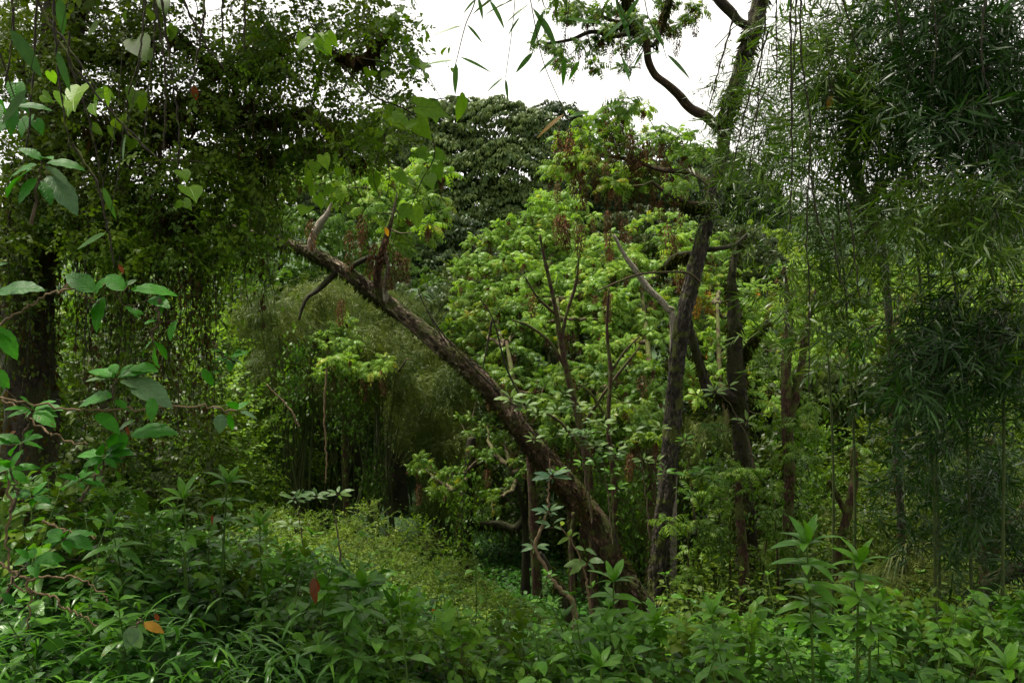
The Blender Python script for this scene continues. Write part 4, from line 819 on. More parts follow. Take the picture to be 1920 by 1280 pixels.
# ------------------------------------------------------------------ herbs of the foreground
LEAF_A = leaf(1, .56, 9, .16, .75, .36, serr=.16, wave=.02); LEAF_B = leaf(1, .27, 7, .22, .8, .45, serr=.05); LEAF_C = leaf(1, .45, 9, .16, .6, .45, serr=.10, wave=.03)
LEAF_A_LO = leaf(1, .56, 3, .18, .75, .38); LEAF_B_LO = leaf(1, .27, 3, .22, .8, .45)
def rmat(d, up):
    return frames(np.atleast_2d(d), up)[0]
def herb_leaves(r, kind, h):
    """list of (pos, R, scale); stem path"""
    sway = r.normal(0, .07, 2); n = 8; t = np.linspace(0, 1, n); S = np.stack([sway[0] * t ** 2 * 1.3 + r.normal(0, .004, n) * t, sway[1] * t ** 2 * 1.3, h * t], 1); out = []
    def pt(q): return np.array([np.interp(q, t, S[:, c]) for c in range(3)])
    if kind == 'A':
        nn = int(r.integers(5, 7)); a0 = r.random() * 3
        for i in range(nn):
            q = .3 + .7 * i / (nn - 1); s = .145 * (1 - .45 * q) * r.uniform(.8, 1.15)
            for k in range(2 if i < nn - 1 else 4):
                a = a0 + i * 1.57 + k * (3.14 if i < nn - 1 else 1.57) + r.normal(0, .25); el = math.radians(r.uniform(-5, 25) if i < nn - 1 else r.uniform(25, 60))
                d = dirs(a, el); out.append((pt(q) + .02 * d, rmat(d, nz([r.normal(0, .25), r.normal(0, .25), 1])), s * (.6 if i == nn - 1 else 1)))
    else:
        nn = int(r.integers(4, 7)); a0 = r.random() * 3
        for i in range(nn):
            q = .35 + .65 * i / (nn - 1); k_ = 6 if i < nn - 1 else 9
            for k in range(k_):
                a = a0 + i * .7 + k * 6.283 / k_ + r.normal(0, .15); e = r.uniform(-8, 30) if i < nn - 1 else 75 - 8 * k + r.normal(0, 6)
                d = dirs(a, math.radians(e)); out.append((pt(q), rmat(d, nz([r.normal(0, .2), r.normal(0, .2), 1])), (.17 if i < nn - 1 else .13) * r.uniform(.75, 1.15)))
    return S, out
def herb_proto(seed, kind, h, mat, single):
    r = np.random.default_rng(seed); S, L = herb_leaves(r, kind, h); root = thing('leafy_herb', 'herb', 'herb')
    m = MB(); m.tube(S, np.linspace(.0055, .002, len(S)), 6)
    for p, R, s in L: m.tube(np.array([p - R[:, 1] * .02, p]), [.0015, .001], 3)
    part('stem', m.mesh('stem', LV['stem_green']), root)
    tp = LEAF_A if kind == 'A' else LEAF_B; ms = shared('leaf' + kind + mat, [tp], LV[mat])
    if single:
        for p, R, s in L: part('leaf', ms[0], root, R, p, s)
    else:
        f = MB(); lo = LEAF_A_LO if kind == 'A' else LEAF_B_LO
        for p, R, s in L: f.stamp(lo, p[None], R[None], s)
        part('foliage', f.mesh('foliage', LV[mat]), root, kind='stuff')
    return root
near = [herb_proto(100 + k, 'AAAAAB'[k], (.62, .75, .7, .55, .68, .6)[k], ('herb', 'herb_bright', 'herb_bright', 'herb', 'herb', 'herb')[k], True) for k in range(6)]
far = [herb_proto(120 + k, 'AAAAAB'[k], (.6, .7, .5, .65, .72, .55)[k], ('herb', 'herb_bright', 'herb', 'herb_bright', 'herb', 'herb')[k], False) for k in range(6)]
cnt = {'n': 0, 'f': 0}
KINDN, KINDF = 'AAAAAB', 'AAAAAB'
def put_herb(px, Yd, s, lab, group, which):
    L = near if which == 'n' else far; i = cnt[which]; cnt[which] += 1; loc = on_ground(px, Yd); j = i if i < 6 else int(RG.integers(6))
    lab = lab.format('broad-leaved' if (KINDN if which == 'n' else KINDF)[j] == 'A' else 'lance-leaved whorled')
    if i < 6: L[i].location = loc; L[i].scale = (s, s, s); props(L[i], lab, None, group)
    else: dup(L[j], loc, RG.random() * 6.28, s, lab, group, tuple(RG.normal(0, .10, 2)))
def herb_field(n, px0, px1, Y0, Y1, s0, s1, lab, group, which, md=.17, avoid=None):
    got = []; tries = 0
    while len(got) < n and tries < n * 40:
        tries += 1; px = RG.uniform(px0, px1); Yd = RG.uniform(Y0, Y1); x = (px - 960) / FPX * Yd
        if any((x - a) ** 2 + (Yd - b) ** 2 < md * md for a, b in got): continue
        if avoid and avoid(px, Yd): continue
        got.append((x, Yd)); put_herb(px, Yd, RG.uniform(s0, s1), lab, group, which)
herb_field(58, 620, 1300, 3.6, 5.4, .75, 1.1, '{} green herb in the front row across the bottom middle', 'herbs in the front row, bottom middle', 'n')
herb_field(44, 1280, 1940, 3.7, 5.4, .75, 1.1, '{} green herb in the front row at the bottom right', 'herbs in the front row, bottom right', 'n', avoid=lambda p, q: 1470 < p < 1670 and q < 4.3)
herb_field(46, 220, 680, 4.1, 6.0, .65, 1.05, '{} green herb with an upright stem on the left bank', 'upright herbs on the left bank', 'n')
herb_field(16, -20, 260, 3.6, 5.2, .8, 1.15, '{} shaded herb below the big-leaved shrub on the left', 'shaded herbs at the left edge', 'n')
herb_field(50, 600, 1380, 5.0, 7.4, .6, .95, '{} small herb in the second row toward the gully', 'herbs toward the gully', 'f', avoid=lambda p, q: 760 < p < 1190 and q > 5.3)
herb_field(40, 1300, 1950, 5.2, 8.0, .6, .9, '{} small herb in the shade under the right bamboo', 'herbs under the bamboo', 'f')
herb_field(46, 0, 640, 5.6, 8.6, .55, .85, '{} small herb behind the front row on the left bank', 'herbs behind the front row on the left bank', 'f')
HSP = [leafy_spray(R5, n=7, L=.085, W=.045, tw=.15, tpl=leaf(1, .5, 4, .2, .8, .4), dr=.1) for _ in range(6)]
pr = [shrub_proto('leafy_bush', 'bush', 60 + k, (.62, .5, .7, .55)[k], (.30, .34, .28, .36)[k], (70, 64, 76, 60)[k], HSP, ('herb', 'herb_bright', 'herb', 'vine_leaf')[k], 'twig', .95, .12) for k in range(4)]
sp = [(660, 4.4, 1), (760, 4.8, .9), (840, 4.2, .8), (930, 4.6, .8), (1020, 4.3, .8), (1110, 4.7, .8), (1200, 4.3, .9), (1290, 4.7, .9), (1400, 4.5, 1), (1460, 5.6, .9), (1700, 4.9, .9), (1760, 5.0, 1.1), (1850, 4.7, 1), (1930, 5.2, 1.2), (560, 4.9, .8), (470, 5.2, .9), (380, 4.9, .75), (300, 5.3, .8), (210, 5.0, .85), (120, 4.8, .9), (40, 5.0, 1.0), (150, 5.8, .9), (260, 6.2, .8), (620, 5.6, .7), (700, 6.2, .7)]
spread(pr, sp, 'small-leaved branching bush among the foreground herbs', 'bushes among the foreground herbs')
# low filler and grass blades
def low_fill(name, n, X0, X1, Y0, Y1, h0, h1, tpl, mat, L0, L1, label, el=(-.4, .7)):
    m = MB(); y = RG.uniform(Y0, Y1, n); px = RG.uniform(X0, X1, n); x = (px - 960) / FPX * y; z = ground(x, y)
    c = noise3(np.stack([x * 1.7, y * 1.7, x * 0 + 7], -1)); z = z + (h0 + (h1 - h0) * RG.random(n) * (.35 + c * 1.2))
    m.stamp(tpl, np.stack([x, y, z], 1), frames(dirs(RG.random(n) * 6.28, RG.uniform(*el, n)), nz(RG.normal(0, .45, (n, 3)) + [0, 0, 1])), RG.uniform(L0, L1, n), np.clip(RG.normal(.45, .22, n), 0, 1))
    o = bpy.data.objects.new(name, m.mesh(name, LV[mat])); link(o); props(o, label, 'undergrowth', kind='stuff')
low_fill('low_undergrowth', 13000, -60, 1980, 3.2, 8.4, .02, .30, LEAF_A_LO, 'cover', .04, .10, 'dense low broad-leaved undergrowth between the herbs')
low_fill('bank_undergrowth', 11000, 420, 930, 7.6, 11.8, .02, .30, leaf4(1, .45, .6), 'bank_leaf', .03, .06, 'mixed yellowish undergrowth on the bank')
low_fill('right_undergrowth', 15000, 1240, 2000, 7.4, 11.5, .02, .6, leaf4(1, .5, .6), 'vine_shade', .04, .09, 'dim undergrowth between the trunks on the right')
m = MB(); n = 1700; y = RG.uniform(2.9, 4.1, n); px = RG.uniform(-120, 1000, n) ; k = RG.random(n) < smooth(1000, 500, px) + .12; y, px = y[k], px[k]; n = len(y); x = (px - 960) / FPX * y
P = np.stack([x, y, ground(x, y) + RG.uniform(.0, .32, n)], 1); m.stamp(leaf(1, .075, 4, .25, 1.5, .35), P, frames(dirs(RG.random(n) * 6.28, RG.uniform(.3, 1.35, n))), RG.uniform(.12, .25, n))
o = bpy.data.objects.new('broad_grass', m.mesh('broad_grass', LV['grass'])); link(o); props(o, 'glossy arching broad grass blades in the bottom left foreground', 'grass', kind='stuff')

# ------------------------------------------------------------------ explicit leaves drawn from the photograph's own layout
STEMS, BASES = {}, {}
def one_leaf(root, a, b, Yd, tpl, mat, W=1.0, dY=0.0, face=None, key='leaf', label=None):
    """leaf from pixel a (stalk) to pixel b (tip); Yd depth, dY how much farther the tip is"""
    A = at(a[0], a[1], Yd); B = at(b[0], b[1], Yd + dY); d = B - A; s = np.linalg.norm(d); BASES.setdefault(root.name, []).append(A)
    n = nz(np.array([RG.normal(0, .25), -.75, .75]) if face is None else np.array(face)); ms = shared(key + mat, [tpl], LV[mat])
    R = frames(d[None], n)[0] @ np.diag([W, 1, 1]); return part('leaf', ms[0], root, R, A - np.array(root.location), s, label=label)
def twig_thing(name, label, cat, pts, Yd, r0, r1, mat='twig_dark', group=None, sides=5, knobs=0, jit=0.0):
    P = [at(p[0], p[1], p[2] if len(p) > 2 else Yd) for p in pts]; base = P[0]; root = thing(name, label, cat, base, group=group)
    S = spline(P, max(8, len(P) * 6)); S[1:-1] += RG.normal(0, jit, (len(S) - 2, 3)) if jit else 0
    r = np.linspace(r0, r1, len(S))
    if knobs: r = r * (1 + .8 * (np.arange(len(S)) % knobs == 0))
    m = MB(); m.tube(S, r, sides); part('stem', m.mesh('stem', LV[mat], base), root); STEMS[root.name] = (root, S, mat, r1); return root
BLF = leaf(1, .15, 5, .10, .25, .42); LAN = leaf(1, .28, 7, .2, .5, .42, serr=.04)
YB = 2.5
tw = twig_thing('bamboo_twig', 'hanging bamboo twig against the sky, first from the left with paired leaves', 'bamboo twig', ((900, -60), (890, 5), (873, 47), (857, 110), (853, 125)), YB, .0022, .0012)
for a, b in (((868, 48), (804, 62)), ((875, 46), (909, 80)), ((852, 113), (792, 116)), ((862, 107), (926, 131)), ((855, 118), (852, 176)), ((893, -2), (865, 25)), ((897, -4), (907, 35)), ((918, 0), (950, 51))): one_leaf(tw, a, b, YB, BLF, 'bamboo_near', 1.1, RG.uniform(-.03, .03), key='bleaf')
tw = twig_thing('bamboo_twig', 'long thin hanging bamboo twig ending in two small leaves over the far tree', 'bamboo twig', ((970, -60), (962, 40), (948, 145)), YB, .0014, .001)
for a, b in (((945, 145), (909, 171)), ((948, 148), (952, 190)), ((992, 8), (945, 39)), ((975, 32), (949, 66))): one_leaf(tw, a, b, YB, BLF, 'bamboo_near', .9, 0, key='bleaf')
tw = twig_thing('bamboo_twig', 'long slanting bamboo twig with a yellow leaf at its end', 'bamboo twig', ((985, -60), (1000, 30), (1020, 120), (1065, 225)), YB, .0018, .001)
one_leaf(tw, (1058, 214), (1003, 254), YB, BLF, 'bamboo_yellow', 1.1, 0, key='bleaf', label='yellow dying leaf'); one_leaf(tw, (1066, 220), (1107, 204), YB, BLF, 'bamboo_near', 1.6, 0, key='bleaf')
for a, b in (((998, 14), (1050, 88)), ((1020, 20), (992, 90)), ((1000, 98), (964, 137)), ((990, 60), (1020, 68))): one_leaf(tw, a, b, YB, BLF, 'bamboo_near', 1.3, .02, key='bleaf')
tw = twig_thing('bamboo_twig', 'hanging bamboo twig with a fan of five leaves left of the crooked branch', 'bamboo twig', ((1070, -60), (1066, 20), (1060, 60), (1057, 98)), YB, .0018, .001)
for a, b in (((1050, 102), (1005, 135)), ((1057, 104), (1058, 165)), ((1060, 98), (1078, 126)), ((1087, 113), (1064, 154)), ((1058, 36), (1126, 37)), ((1012, 28), (1048, 86))): one_leaf(tw, a, b, YB, BLF, 'bamboo_near', 1.2, .02, key='bleaf')
tw = twig_thing('bamboo_twig', 'leafy bamboo twig crossing in front of the crooked branch', 'bamboo twig', ((1150, -60), (1160, 10), (1180, 45), (1200, 70)), YB - .1, .002, .0012)
for a, b in (((1153, -4), (1190, 78)), ((1175, 35), (1128, 70)), ((1188, 35), (1218, 62)), ((1210, 62), (1164, 94)), ((1195, 30), (1160, 60)), ((1200, -5), (1165, 40)), ((1215, -4), (1248, 16))): one_leaf(tw, a, b, YB - .1, BLF, 'bamboo_near', 1.4, .02, key='bleaf')
tw = twig_thing('bamboo_twig', 'bamboo twig with long leaves right of the crooked branch', 'bamboo twig', ((1200, -60), (1215, 30), (1240, 80), (1250, 110)), YB, .002, .001)
for a, b in (((1220, 44), (1250, 91)), ((1165, 105), (1186, 155)), ((1250, 102), (1301, 146)), ((1243, 96), (1205, 99)), ((1205, 98), (1185, 128))): one_leaf(tw, a, b, YB, BLF, 'bamboo_near', 1.2, .02, key='bleaf')
for i, (lab, L) in enumerate((('long pale green bamboo leaf hanging at the far upper left', ((20, 55), (82, 142))), ('bright bamboo leaf pointing down from the top edge on the left', ((112, -5), (118, 66))), ('bright curved bamboo leaf hanging below the top left corner', ((107, 95), (131, 172))), ('broad bamboo leaf with yellow blotches at the left edge', ((50, 168), (-5, 232))), ('slim bamboo leaf hanging alone among the vines on the left', ((236, 252), (224, 306))), ('thin bamboo leaf hanging at the end of a long dark twig', ((193, 350), (216, 412))), ('small bamboo leaf at the top edge of the right bamboo', ((1480, -5), (1477, 26))), ('bright bamboo leaf poking in at the top right corner', ((1900, -6), (1876, 28))), ('bright pointed leaf floating before the dark left trunk', ((199, 436), (138, 463))))):
    Yd = 2.3; a = at(*L[0], Yd); rt = thing('bamboo_leaf', lab, 'leaf', a); one_leaf(rt, L[0], L[1], Yd, BLF, 'bamboo_near', 1.7 if i in (0, 1, 3, 8) else 1.2, 0, key='bleaf')
    m = MB(); up = np.array([0.05, 0, .35]) + a; m.tube(spline([up, (up + a) / 2 + [.01, 0, 0], a], 6), [.001] * 6, 4); part('stalk', m.mesh('stalk', LV['twig_dark'], a), rt)
# dark beaded twigs hanging at the top left
for i, pts in enumerate((((70, -40), (63, 120), (50, 290)), ((72, 5), (130, 110), (200, 200), (280, 285)), ((80, 20), (150, 120), (235, 240), (300, 300)), ((98, -40), (105, 80), (118, 200), (130, 280)), ((130, 120), (165, 220), (190, 330), (200, 380)), ((272, -30), (268, 60), (258, 130)), ((288, -40), (289, 80), (275, 190), (272, 260)), ((290, 0), (308, 100), (310, 200), (306, 286)), ((300, -20), (322, 140), (335, 230), (338, 290)), ((388, -40), (378, 60), (360, 150), (355, 180)), ((418, -40), (417, 85)), ((458, -40), (459, 98)), ((330, -30), (372, 60), (420, 130)), ((20, -30), (25, 60), (10, 160)), ((135, 270), (180, 340), (200, 420), (215, 500)))):
    twig_thing('hanging_twig', 'dark beaded twig hanging down at the upper left', 'twig', pts, RG.uniform(2.6, 3.6), .0035, .0018, group='dark beaded twigs at the upper left', knobs=2, jit=.002)
for i, pts in enumerate((((1482, -40), (1483, 150), (1486, 300), (1480, 430)), ((1494, -40), (1487, 140), (1484, 300)), ((1455, -40), (1456, 150)), ((1440, -40), (1425, 150), (1405, 330)), ((1572, -30), (1592, 40), (1612, 105)), ((1675, -30), (1683, 30), (1694, 88)), ((1500, -40), (1503, 120), (1520, 240), (1512, 420), (1517, 560), (1517, 750)), ((1440, 60), (1400, 200), (1370, 330)), ((1380, 20), (1350, 120), (1330, 200)), ((1590, 380), (1600, 460), (1612, 560)), ((1560, 430), (1575, 520), (1596, 560)), ((1520, 330), (1535, 420), (1560, 470)), ((1740, -40), (1755, 60), (1748, 160)), ((1850, -40), (1840, 100), (1860, 200)))):
    twig_thing('hanging_twig', 'long dark leafless twig hanging in front of the right bamboo', 'twig', pts, RG.uniform(3.2, 4.2), .0032, .0018, group='dark twigs in front of the right bamboo', knobs=2, jit=.002)

# big-leaved shrub at the left edge: zigzag twigs with whorls of large leaves
YL = 2.8
def leafy_twig(label, pts, leaves, Yd=YL, mat='big_leaf', r0=.006, r1=.003, tmat='twig', W=1.0, tpl=LEAF_C, key='leafC', cat='shrub twig', name='shrub_twig', extra=(), group=None, jit=.004):
    root = twig_thing(name, label, cat, pts, Yd, r0, r1, tmat, jit=jit, group=group)
    for L in leaves:
        a, b = L[0], L[1]; one_leaf(root, a, b, Yd + RG.normal(0, .03), tpl, L[2] if len(L) > 2 else mat, (L[3] if len(L) > 3 else W) * RG.uniform(.9, 1.1), RG.uniform(-.08, .06), face=(RG.normal(0, .3), -.6, .9), key=key)
    return root
def fan(c, n, L, spread=(0, 6.28), j=.2, ry=.55):
    out = []
    for k in range(n):
        a = spread[0] + (spread[1] - spread[0]) * (k + .5) / n + RG.normal(0, j); l = L * RG.uniform(.7, 1.15)
        out.append(((c[0] + 4 * math.cos(a), c[1] + 3 * math.sin(a)), (c[0] + l * math.cos(a), c[1] + l * ry * math.sin(a) - 6)))
    return out
leafy_twig('shrub twig with a cluster of large green leaves left of the tangled vines', ((60, 420), (72, 360), (78, 305)), [((78, 300), (35, 266)), ((88, 305), (157, 300)), ((70, 310), (0, 322)), ((84, 312), (146, 345), 'silver'), ((74, 300), (95, 280)), ((60, 318), (-10, 350)), ((88, 330), (150, 385), 'silver'), ((70, 335), (20, 375)), ((75, 340), (100, 372)), ((30, 200), (95, 190)), ((30, 200), (10, 250))])
leafy_twig('zigzag pale twig bearing the brightest large leaves at the left', ((-20, 618), (30, 590), (70, 563), (105, 546), (140, 543), (165, 555), (185, 565)), [((245, 543), (334, 534)), ((178, 548), (117, 499)), ((180, 545), (200, 512)), ((232, 545), (190, 503)), ((225, 545), (245, 520)), ((240, 535), (255, 518), 'silver'), ((190, 560), (150, 592)), ((195, 555), (165, 620)), ((232, 574), (270, 592)), ((280, 560), (312, 562)), ((182, 550), (176, 530))], tmat='twig_pale', r0=.005)
leafy_twig('arching shrub twig with a dense fan of leaves over the bank', ((190, 765), (210, 745), (218, 710)), [((215, 708), (163, 678)), ((213, 712), (162, 700), 'silver'), ((222, 705), (272, 677)), ((225, 708), (275, 690), 'silver'), ((240, 712), (325, 748), 'silver'), ((218, 700), (205, 672)), ((225, 700), (245, 676)), ((210, 745), (130, 742)), ((215, 750), (240, 762)), ((245, 690), (290, 680)), ((225, 715), (280, 722), 'silver')])
leafy_twig('long thin horizontal twig with scattered round leaves above the bank', ((-20, 742), (50, 755), (130, 768), (220, 768), (320, 763), (400, 763), (445, 770)), [((445, 768), (425, 742)), ((440, 770), (465, 745)), ((415, 775), (410, 812), 'silver', 1.3), ((430, 775), (432, 810)), ((450, 772), (488, 778), 'silver'), ((285, 745), (285, 785)), ((180, 775), (225, 800)), ((200, 795), (180, 778)), ((222, 808), (245, 780), 'herb_bright'), ((245, 815), (322, 790)), ((215, 812), (205, 845)), ((232, 808), (228, 850))], tmat='twig_pale', r0=.004)
leafy_twig('big serrated leaves reaching in at the left edge, upper', ((-40, 560), (-10, 550)), [((-8, 550), (72, 520), 'big_leaf', 1.2), ((-10, 612), (40, 668)), ((-10, 690), (18, 725)), ((-6, 620), (30, 632)), ((-10, 500), (15, 486))])
leafy_twig('cluster of dark green leaves low at the left edge', ((30, 870), (45, 820), (60, 775)), fan((62, 770), 8, 55) + fan((40, 830), 7, 50) + [((-10, 830), (30, 815)), ((10, 730), (-5, 700))])
leafy_twig('leafy twig curling over the left bank, middle', ((150, 940), (180, 890), (195, 860)), fan((195, 855), 8, 55) + fan((150, 900), 6, 48))
leafy_twig('leafy twig with drooping leaves at the left edge, lower', ((20, 960), (30, 920), (20, 880)), fan((20, 880), 7, 60) + fan((60, 930), 6, 50))
leafy_twig('dim leafy twig above the grass at the left edge', ((0, 1130), (30, 1080), (60, 1060)), fan((60, 1050), 7, 52) + fan((120, 1010), 7, 55) + fan((0, 1110), 5, 60))
leafy_twig('leafy twig hanging before the vine curtain, right of the bright leaves', ((300, 560), (295, 600), (285, 640)), [((285, 640), (255, 665)), ((290, 640), (320, 665)), ((300, 565), (300, 600)), ((295, 600), (270, 600)), ((290, 650), (285, 690)), ((330, 600), (310, 632)), ((270, 590), (240, 575))], mat='big_leaf')
leafy_twig('dark rounded leaves hanging above the bank in the vine curtain', ((400, 640), (420, 665), (440, 680)), fan((430, 672), 7, 42) + [((400, 700), (420, 690)), ((380, 690), (400, 725))], Yd=3.4)
for i, (lab, pts) in enumerate((('pale crooked bare twig reaching in low at the left edge', ((-20, 1045), (20, 1068), (48, 1083), (95, 1082), (142, 1083), (170, 1095), (192, 1112), (203, 1128))), ('forked pale bare twig below the crooked one at the left edge', ((50, 1083), (58, 1108), (95, 1118), (120, 1140), (150, 1150), (182, 1172))), ('bare twig dropping down the left edge', ((10, 880), (18, 960), (12, 1010), (20, 1070), (40, 1110), (60, 1110), (48, 1180))), ('pale bare twig arching through the left leaves', ((-10, 745), (30, 762), (60, 790), (95, 812), (130, 828), (165, 834))), ('thin bent pale twig in the shaded leaves on the left bank', ((80, 975), (110, 990), (140, 1000), (180, 1005))), ('grey twig in front of the vine curtain ending in the hollow', ((560, 800), (545, 770), (500, 720))), ('fine dangling root in the dark hollow of the gully', ((612, 690), (608, 780), (612, 850), (610, 905))))):
    twig_thing('bare_twig', lab, 'twig', pts, 2.9 if i < 5 else 8, (.005 if i < 5 else .01), (.0025 if i < 5 else .006), 'twig_pale', jit=.004)
rt = leafy_twig('rust orange dead leaf hanging above the herbs on the bank', ((592, 1070), (590, 1085)), [((588, 1082), (587, 1134), 'orange', .7)], Yd=3.3, r0=.002, name='dead_leaf', cat='leaf'); one_leaf(rt, (590, 1084), (600, 1112), 3.3, LEAF_C, 'orange', .7, key='leafC')
leafy_twig('yellow dying leaf lying over the grass at the bottom left', ((255, 1165), (268, 1168)), [((268, 1168), (311, 1180), 'bamboo_yellow', .95)], Yd=3.2, r0=.002, name='dead_leaf', cat='leaf')
leafy_twig('silvery grey green leaf in front of the grass at the bottom left', ((262, 1160), (255, 1175)), [((252, 1172), (238, 1215), 'silver', 1.5), ((240, 1175), (272, 1215), 'silver', 1.2)], Yd=3.1, r0=.002, name='silver_leaf', cat='leaf')
leafy_twig('orange brown leaf hanging in the left shrub', ((238, 790), (240, 798)), [((240, 797), (236, 820), 'orange', 1.1)], Yd=2.8, r0=.002, name='dead_leaf', cat='leaf')

low_fill('gully_cover', 16000, 780, 1260, 10.5, 19, .0, .25, leaf4(1, .6, .6), 'cover', .04, .09, 'deep green creeping plants carpeting the gully floor')
for lab, a, b, Yd, mt in (('orange brown leaf caught in the tangle at the upper left', (362, 160), (370, 190), 4.0, 'orange'), ('yellow leaf hanging above the fork of the leaning trunk', (722, 426), (730, 444), 8.8, 'bamboo_yellow'), ('brown leaf low at the left edge', (30, 808), (0, 830), 2.8, 'dry'), ('reddish brown curled leaf beside the pale zigzag twig', (130, 530), (108, 548), 3.2, 'dry'), ('dark red flower head behind the brightest left leaves', (222, 496), (234, 512), 3.4, 'orange'), ('brown withered leaf among the herbs of the left bank', (400, 965), (392, 985), 4.2, 'orange'), ('pale brown leaf on the herbs at the bottom middle', (810, 1140), (818, 1152), 4.2, 'dry_gold'), ('rusty leaf among the herbs at the bottom left', (290, 1150), (300, 1165), 3.6, 'orange'), ('tawny leaf hanging in the middle of the right bamboo', (1560, 180), (1552, 205), 5.4, 'dry_gold')):
    rt = twig_thing('dead_leaf', lab, 'leaf', ((a[0] + 3, a[1] - 16), (a[0] + 1, a[1] - 6), a), Yd, .0015, .001); one_leaf(rt, a, b, Yd, LEAF_C, mt, 1.0, RG.uniform(-.02, .02), key='leafC')
# whorled herb standing tall at the lower right
YT = 3.9
def tall_herb(label, nodes, Lp, Yd, base_px):
    pts = [at(a, b, Yd) for a, b in nodes]; base = on_ground(base_px, Yd); root = thing('tall_herb', label, 'herb', base)
    S = spline([base] + pts[::-1], 30); m = MB(); m.tube(S, np.linspace(.008, .004, 30), 7); part('stem', m.mesh('stem', LV['stem_green'], base), root); ms = shared('leafBherb_bright', [LEAF_B], LV['herb_bright'])
    for i, p in enumerate(pts):
        k_ = 10 if i == 0 else 7
        for k in range(k_):
            a = i * .8 + k * 6.283 / k_ + RG.normal(0, .15) if i else k * 2.4
            el = math.radians(78 - 8 * k if i == 0 else RG.uniform(0, 28)); d = dirs(a, el); part('leaf', ms[0], root, rmat(d, nz([RG.normal(0, .2), RG.normal(0, .2) - .2, 1])), p - base, Lp / FPX * Yd * RG.uniform(.8, 1.15))
    return root
tall_herb('tallest herb with whorled lance-shaped leaves at the lower right', [(1512, 1020), (1515, 1058), (1517, 1095), (1519, 1130), (1521, 1165)], 72, YT, 1530)
tall_herb('second tall whorled herb just right of the tallest one', [(1612, 1055), (1612, 1085), (1610, 1120), (1608, 1160)], 62, YT + .1, 1606)
tall_herb('low whorled herb leaning right of the two tall ones', [(1640, 1150), (1632, 1180)], 58, YT + .1, 1628)
tall_herb('whorled herb left of the tallest one with pale green tips', [(1335, 1150), (1337, 1185), (1338, 1220)], 50, YT + .3, 1340)
tall_herb('whorled herb cut by the bottom right corner', [(1890, 1255), (1892, 1290)], 62, YT - .2, 1893)
tall_herb('whorled herb on the left bank with the longest dark stem', [(426, 905), (424, 940), (422, 975)], 50, 4.4, 405)
tall_herb('whorled herb left of the longest-stemmed one on the bank', [(345, 935), (347, 965), (348, 1000)], 52, 4.3, 345)
tall_herb('whorled herb at the right end of the left bank', [(487, 985), (488, 1015), (490, 1050)], 44, 4.6, 495)
tall_herb('whorled herb growing before the foot of the leaning trunk', [(1150, 1090), (1150, 1120), (1150, 1150)], 56, 4.6, 1150)
tall_herb('whorled herb before the foot of the upright trunk', [(1230, 1165), (1230, 1190)], 46, 4.4, 1230)
tall_herb('whorled herb at the bottom middle', [(1125, 1250), (1127, 1280)], 50, 3.8, 1128)

# pale sapling with silvery leaves in front of the gully
P5 = 5.6
leafy_twig('pale crooked sapling with grey green leaves in front of the gully', ((1080, 1180), (1075, 1130), (1050, 1105), (1030, 1080), (1015, 1050), (1003, 1028), (1015, 990), (1025, 960), (1030, 905), (1031, 860)), fan((1035, 893), 8, 42, ry=.4) + fan((1030, 960), 8, 34, ry=.5) + fan((1003, 1025), 6, 34, ry=.4) + fan((1035, 985), 4, 28), Yd=P5, mat='silver', tmat='twig_pale', r0=.020, r1=.004, name='sapling', cat='sapling', W=.75)
leafy_twig('sapling shoot with big pale veined leaves near the leaning trunk', ((1110, 1160), (1098, 1080), (1085, 1040), (1068, 1010), (1050, 985)), [((1100, 1055), (1058, 1052), 'pale', 1.1), ((1102, 1056), (1122, 1068), 'pale'), ((1105, 1050), (1130, 1048), 'pale'), ((1095, 1030), (1080, 1022), 'pale', 1.3), ((1098, 1030), (1125, 1035), 'pale'), ((1068, 1008), (1040, 1015), 'vine_leaf'), ((1066, 1005), (1070, 990), 'vine_leaf', 1.3), ((1072, 1005), (1082, 995), 'vine_leaf'), ((1052, 985), (1058, 972), 'yellowing'), ((1090, 1060), (1068, 1072), 'pale')], Yd=P5, tmat='twig_pale', r0=.010, r1=.003, name='sapling', cat='sapling')
leafy_twig('leafy shoot sprouting from the middle of the leaning trunk', ((975, 780), (965, 755), (958, 745)), fan((958, 748), 7, 34, ry=.5) + fan((985, 762), 6, 28, ry=.5), Yd=8.6, mat='pale', r0=.01, name='sapling', cat='sapling', W=.8)
leafy_twig('thin sapling with a round pale leaf above the leaning trunk', ((840, 650), (810, 600), (795, 570), (784, 545)), [((784, 545), (772, 540), 'silver', 1.6), ((790, 548), (810, 555), 'pale'), ((800, 560), (818, 568), 'pale'), ((784, 545), (765, 560), 'vine_leaf')], Yd=8.4, r0=.008, name='sapling', cat='sapling', tmat='twig_dark')
leafy_twig('bushy broad-leaved sapling leaning on the right of the mossy limb', ((1420, 900), (1400, 820), (1370, 760), (1345, 735)), fan((1340, 735), 7, 28) + fan((1365, 725), 6, 24) + fan((1440, 700), 7, 26) + fan((1460, 660), 6, 26) + fan((1400, 790), 6, 28), Yd=8.2, mat='pale', r0=.01, name='sapling', cat='sapling', W=.8)
